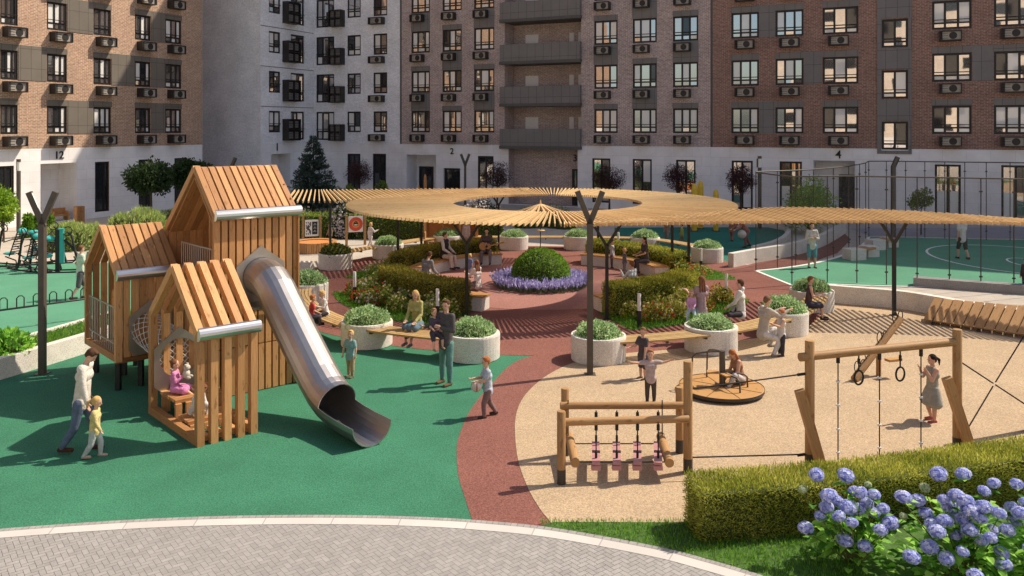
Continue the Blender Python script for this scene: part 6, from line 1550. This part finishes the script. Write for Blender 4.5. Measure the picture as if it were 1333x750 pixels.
person(G(847, 524), 1.04, 272, 'small boy in pale grey shirt with both arms stretched out on the sand floor', mk(STAND, uaL=V((-1, .15, .0)), faL=V((-1, .25, .38)), uaR=V((1, .15, -.05)), faR=V((1, .25, .2)), head=(-2, 15), curl=.1), (.40, .32, .31), (.07, .058, .05), (.26, .11, .05), sleeve='short', shoe=(.12, .07, .05))
person(G(964, 499, .14), 1.25, 200, 'girl with long ginger hair sitting on the carousel deck', SIT(.145, 16, .15, thL=V((-.3, 1, .55)), thR=V((.3, 1, .35)), shL=V((.1, .55, -1)), shR=V((-.1, .6, -.8)), head=(24, 0), faL=V((.3, 1, -.5)), faR=V((-.3, 1, -.5))), (.33, .17, .10), (.50, .48, .47), GINGER, 'long', sleeve='none', shoe=(.35, .33, .34), fem=True)
person(G(1214, 549), 1.24, 188, 'girl in grey dress with a dark ponytail skipping behind the knotted ropes', dict(thL=V((-.05, .05, -1)), thR=V((.08, .16, -1)), shR=V((0, -.32, -1)), uaL=V((-.1, .5, -.9)), faL=V((.2, .5, 1)), uaR=V((.1, .55, -.9)), faR=V((-.2, .5, 1)), flare=1.5, hemf=.68, head=(6, 0)), (.30, .29, .25), hair=DARK, hairs='pony', sleeve='none', legs='dress', shoe=(.40, .10, .10))
# courts
person(G(104, 389.5), 1.72, 40, 'man in white and green shirt and grey shorts walking past the exercise machines', mk(WALK, head=(0, -10)), (.56, .62, .50), (.12, .11, .115), CHEST, sleeve='short', legs='kneeshorts')
person(G(1057, 349), 1.74, 268, 'man in white shirt and blue shorts standing with folded arms on the sports court', mk(STAND, uaL=V((-.25, .2, -1)), faL=V((.9, .55, .12)), uaR=V((.25, .2, -1)), faR=V((-.9, .55, .12))), (.56, .50, .46), (.10, .26, .33), BROWN, legs='kneeshorts', shoe=(.1, .09, .08))
person(G(1253, 337.5), 1.74, 95, 'man in white shirt and dark shorts seen from behind on the shaded sports court', mk(WALK), (.52, .50, .47), (.05, .055, .045), BROWN, sleeve='short', legs='kneeshorts')
person(V((17.1, 27.6, 0)), 1.15, 200, 'child in a dark jacket and red cap at the right picture edge by the court', mk(STAND), (.05, .04, .045), (.06, .05, .06), DARK, hat=(.35, .03, .03))
person(G(868, 313), 1.0, 250, 'small child in brown in the shade of the dark play court, leftmost', mk(WALK), (.34, .2, .13), (.3, .2, .16), BROWN)
person(G(888, 318), 1.0, 160, 'small child in yellow green on the dark play court', mk(WALK), (.33, .31, .07), (.2, .17, .1), BROWN)
person(G(953, 314), 1.1, 60, 'child in rusty brown walking on the dark play court', mk(WALK), (.30, .15, .10), (.26, .14, .1), BROWN)
ap = G(972, 322); person(ap, 1.6, 200, 'adult in rusty brown bending over a white ball on the dark play court', mk(WALK, lean=38, uaL=V((-.1, .6, -1)), faL=V((.1, .9, -.4)), uaR=V((.1, .6, -1)), faR=V((-.1, .9, -.4))), (.34, .14, .10), (.24, .11, .085), BROWN)
e = empty('ball', W(966, 305, ap.y-.1), 0, 'pale round ball held by the bending adult on the dark play court', 'ball'); mb = MB(); mb.ell((0, 0, 0), (.2, .2, .2), 16); mb.build('ball_skin', cloth((.55, .50, .44)), e)
# far left by the signs
person(G(430, 317), .95, 225, 'child in brown walking past the black and white game board', mk(WALK), (.30, .2, .14), (.20, .17, .18), GINGER)
person(G(482, 323.5), 1.18, 40, 'child in white with fair hair looking at the red ring sign', mk(WALK, faR=V((.1, 1, .4)), uaR=V((.2, .7, -1))), (.54, .48, .46), (.50, .44, .42), BLOND)
person(G(607, 323), 1.25, 260, 'fair child in pale pink standing in front of the orange pavilion', mk(STAND), (.50, .40, .38), (.45, .38, .35), BLOND)
# ------------------------------------------------------------------ camera, light, sky
SAZ, SEL = 21.0, 49.0                                           # sun to the right and beyond, plan angle from +X
sc = bpy.context.scene
cd = bpy.data.cameras.new('camera'); cam = bpy.data.objects.new('camera', cd); C.objects.link(cam); sc.camera = cam
cam.location = (0, 0, CH); cam.rotation_euler = (R(90), 0, 0); cd.sensor_width = 36; cd.lens = 36*F/1333.3; cd.shift_y = -(375-HY)/1333.3; cd.clip_end = 2000; cd.clip_start = .1
sd = V((math.cos(R(SAZ))*math.cos(R(SEL)), math.sin(R(SAZ))*math.cos(R(SEL)), math.sin(R(SEL))))
ld = bpy.data.lights.new('sun', 'SUN'); lo = bpy.data.objects.new('sun', ld); C.objects.link(lo); ld.energy = 4.8; ld.angle = R(.55); ld.color = (1.0, .885, .72)
lo.rotation_euler = sd.to_track_quat('Z', 'Y').to_euler(); lo.location = (40, 30, 60)
w = bpy.data.worlds.new('World'); sc.world = w; w.use_nodes = True; nt = w.node_tree
sk = nt.nodes.new('ShaderNodeTexSky'); sk.sky_type = 'NISHITA'; sk.sun_disc = False; sk.sun_elevation = R(SEL); sk.sun_rotation = R(90-SAZ); sk.air_density = 1.0; sk.dust_density = 2.0; sk.ozone_density = .6
bg = nt.nodes['Background']; nt.links.new(sk.outputs[0], bg.inputs[0]); bg.inputs[1].default_value = .12
vs = sc.view_settings; vs.view_transform = 'Standard'; vs.look = 'None'; vs.gamma = 1; vs.exposure = .37; vs.use_curve_mapping = False
sc.cycles.max_bounces = 6; sc.cycles.diffuse_bounces = 3; sc.cycles.transparent_max_bounces = 12
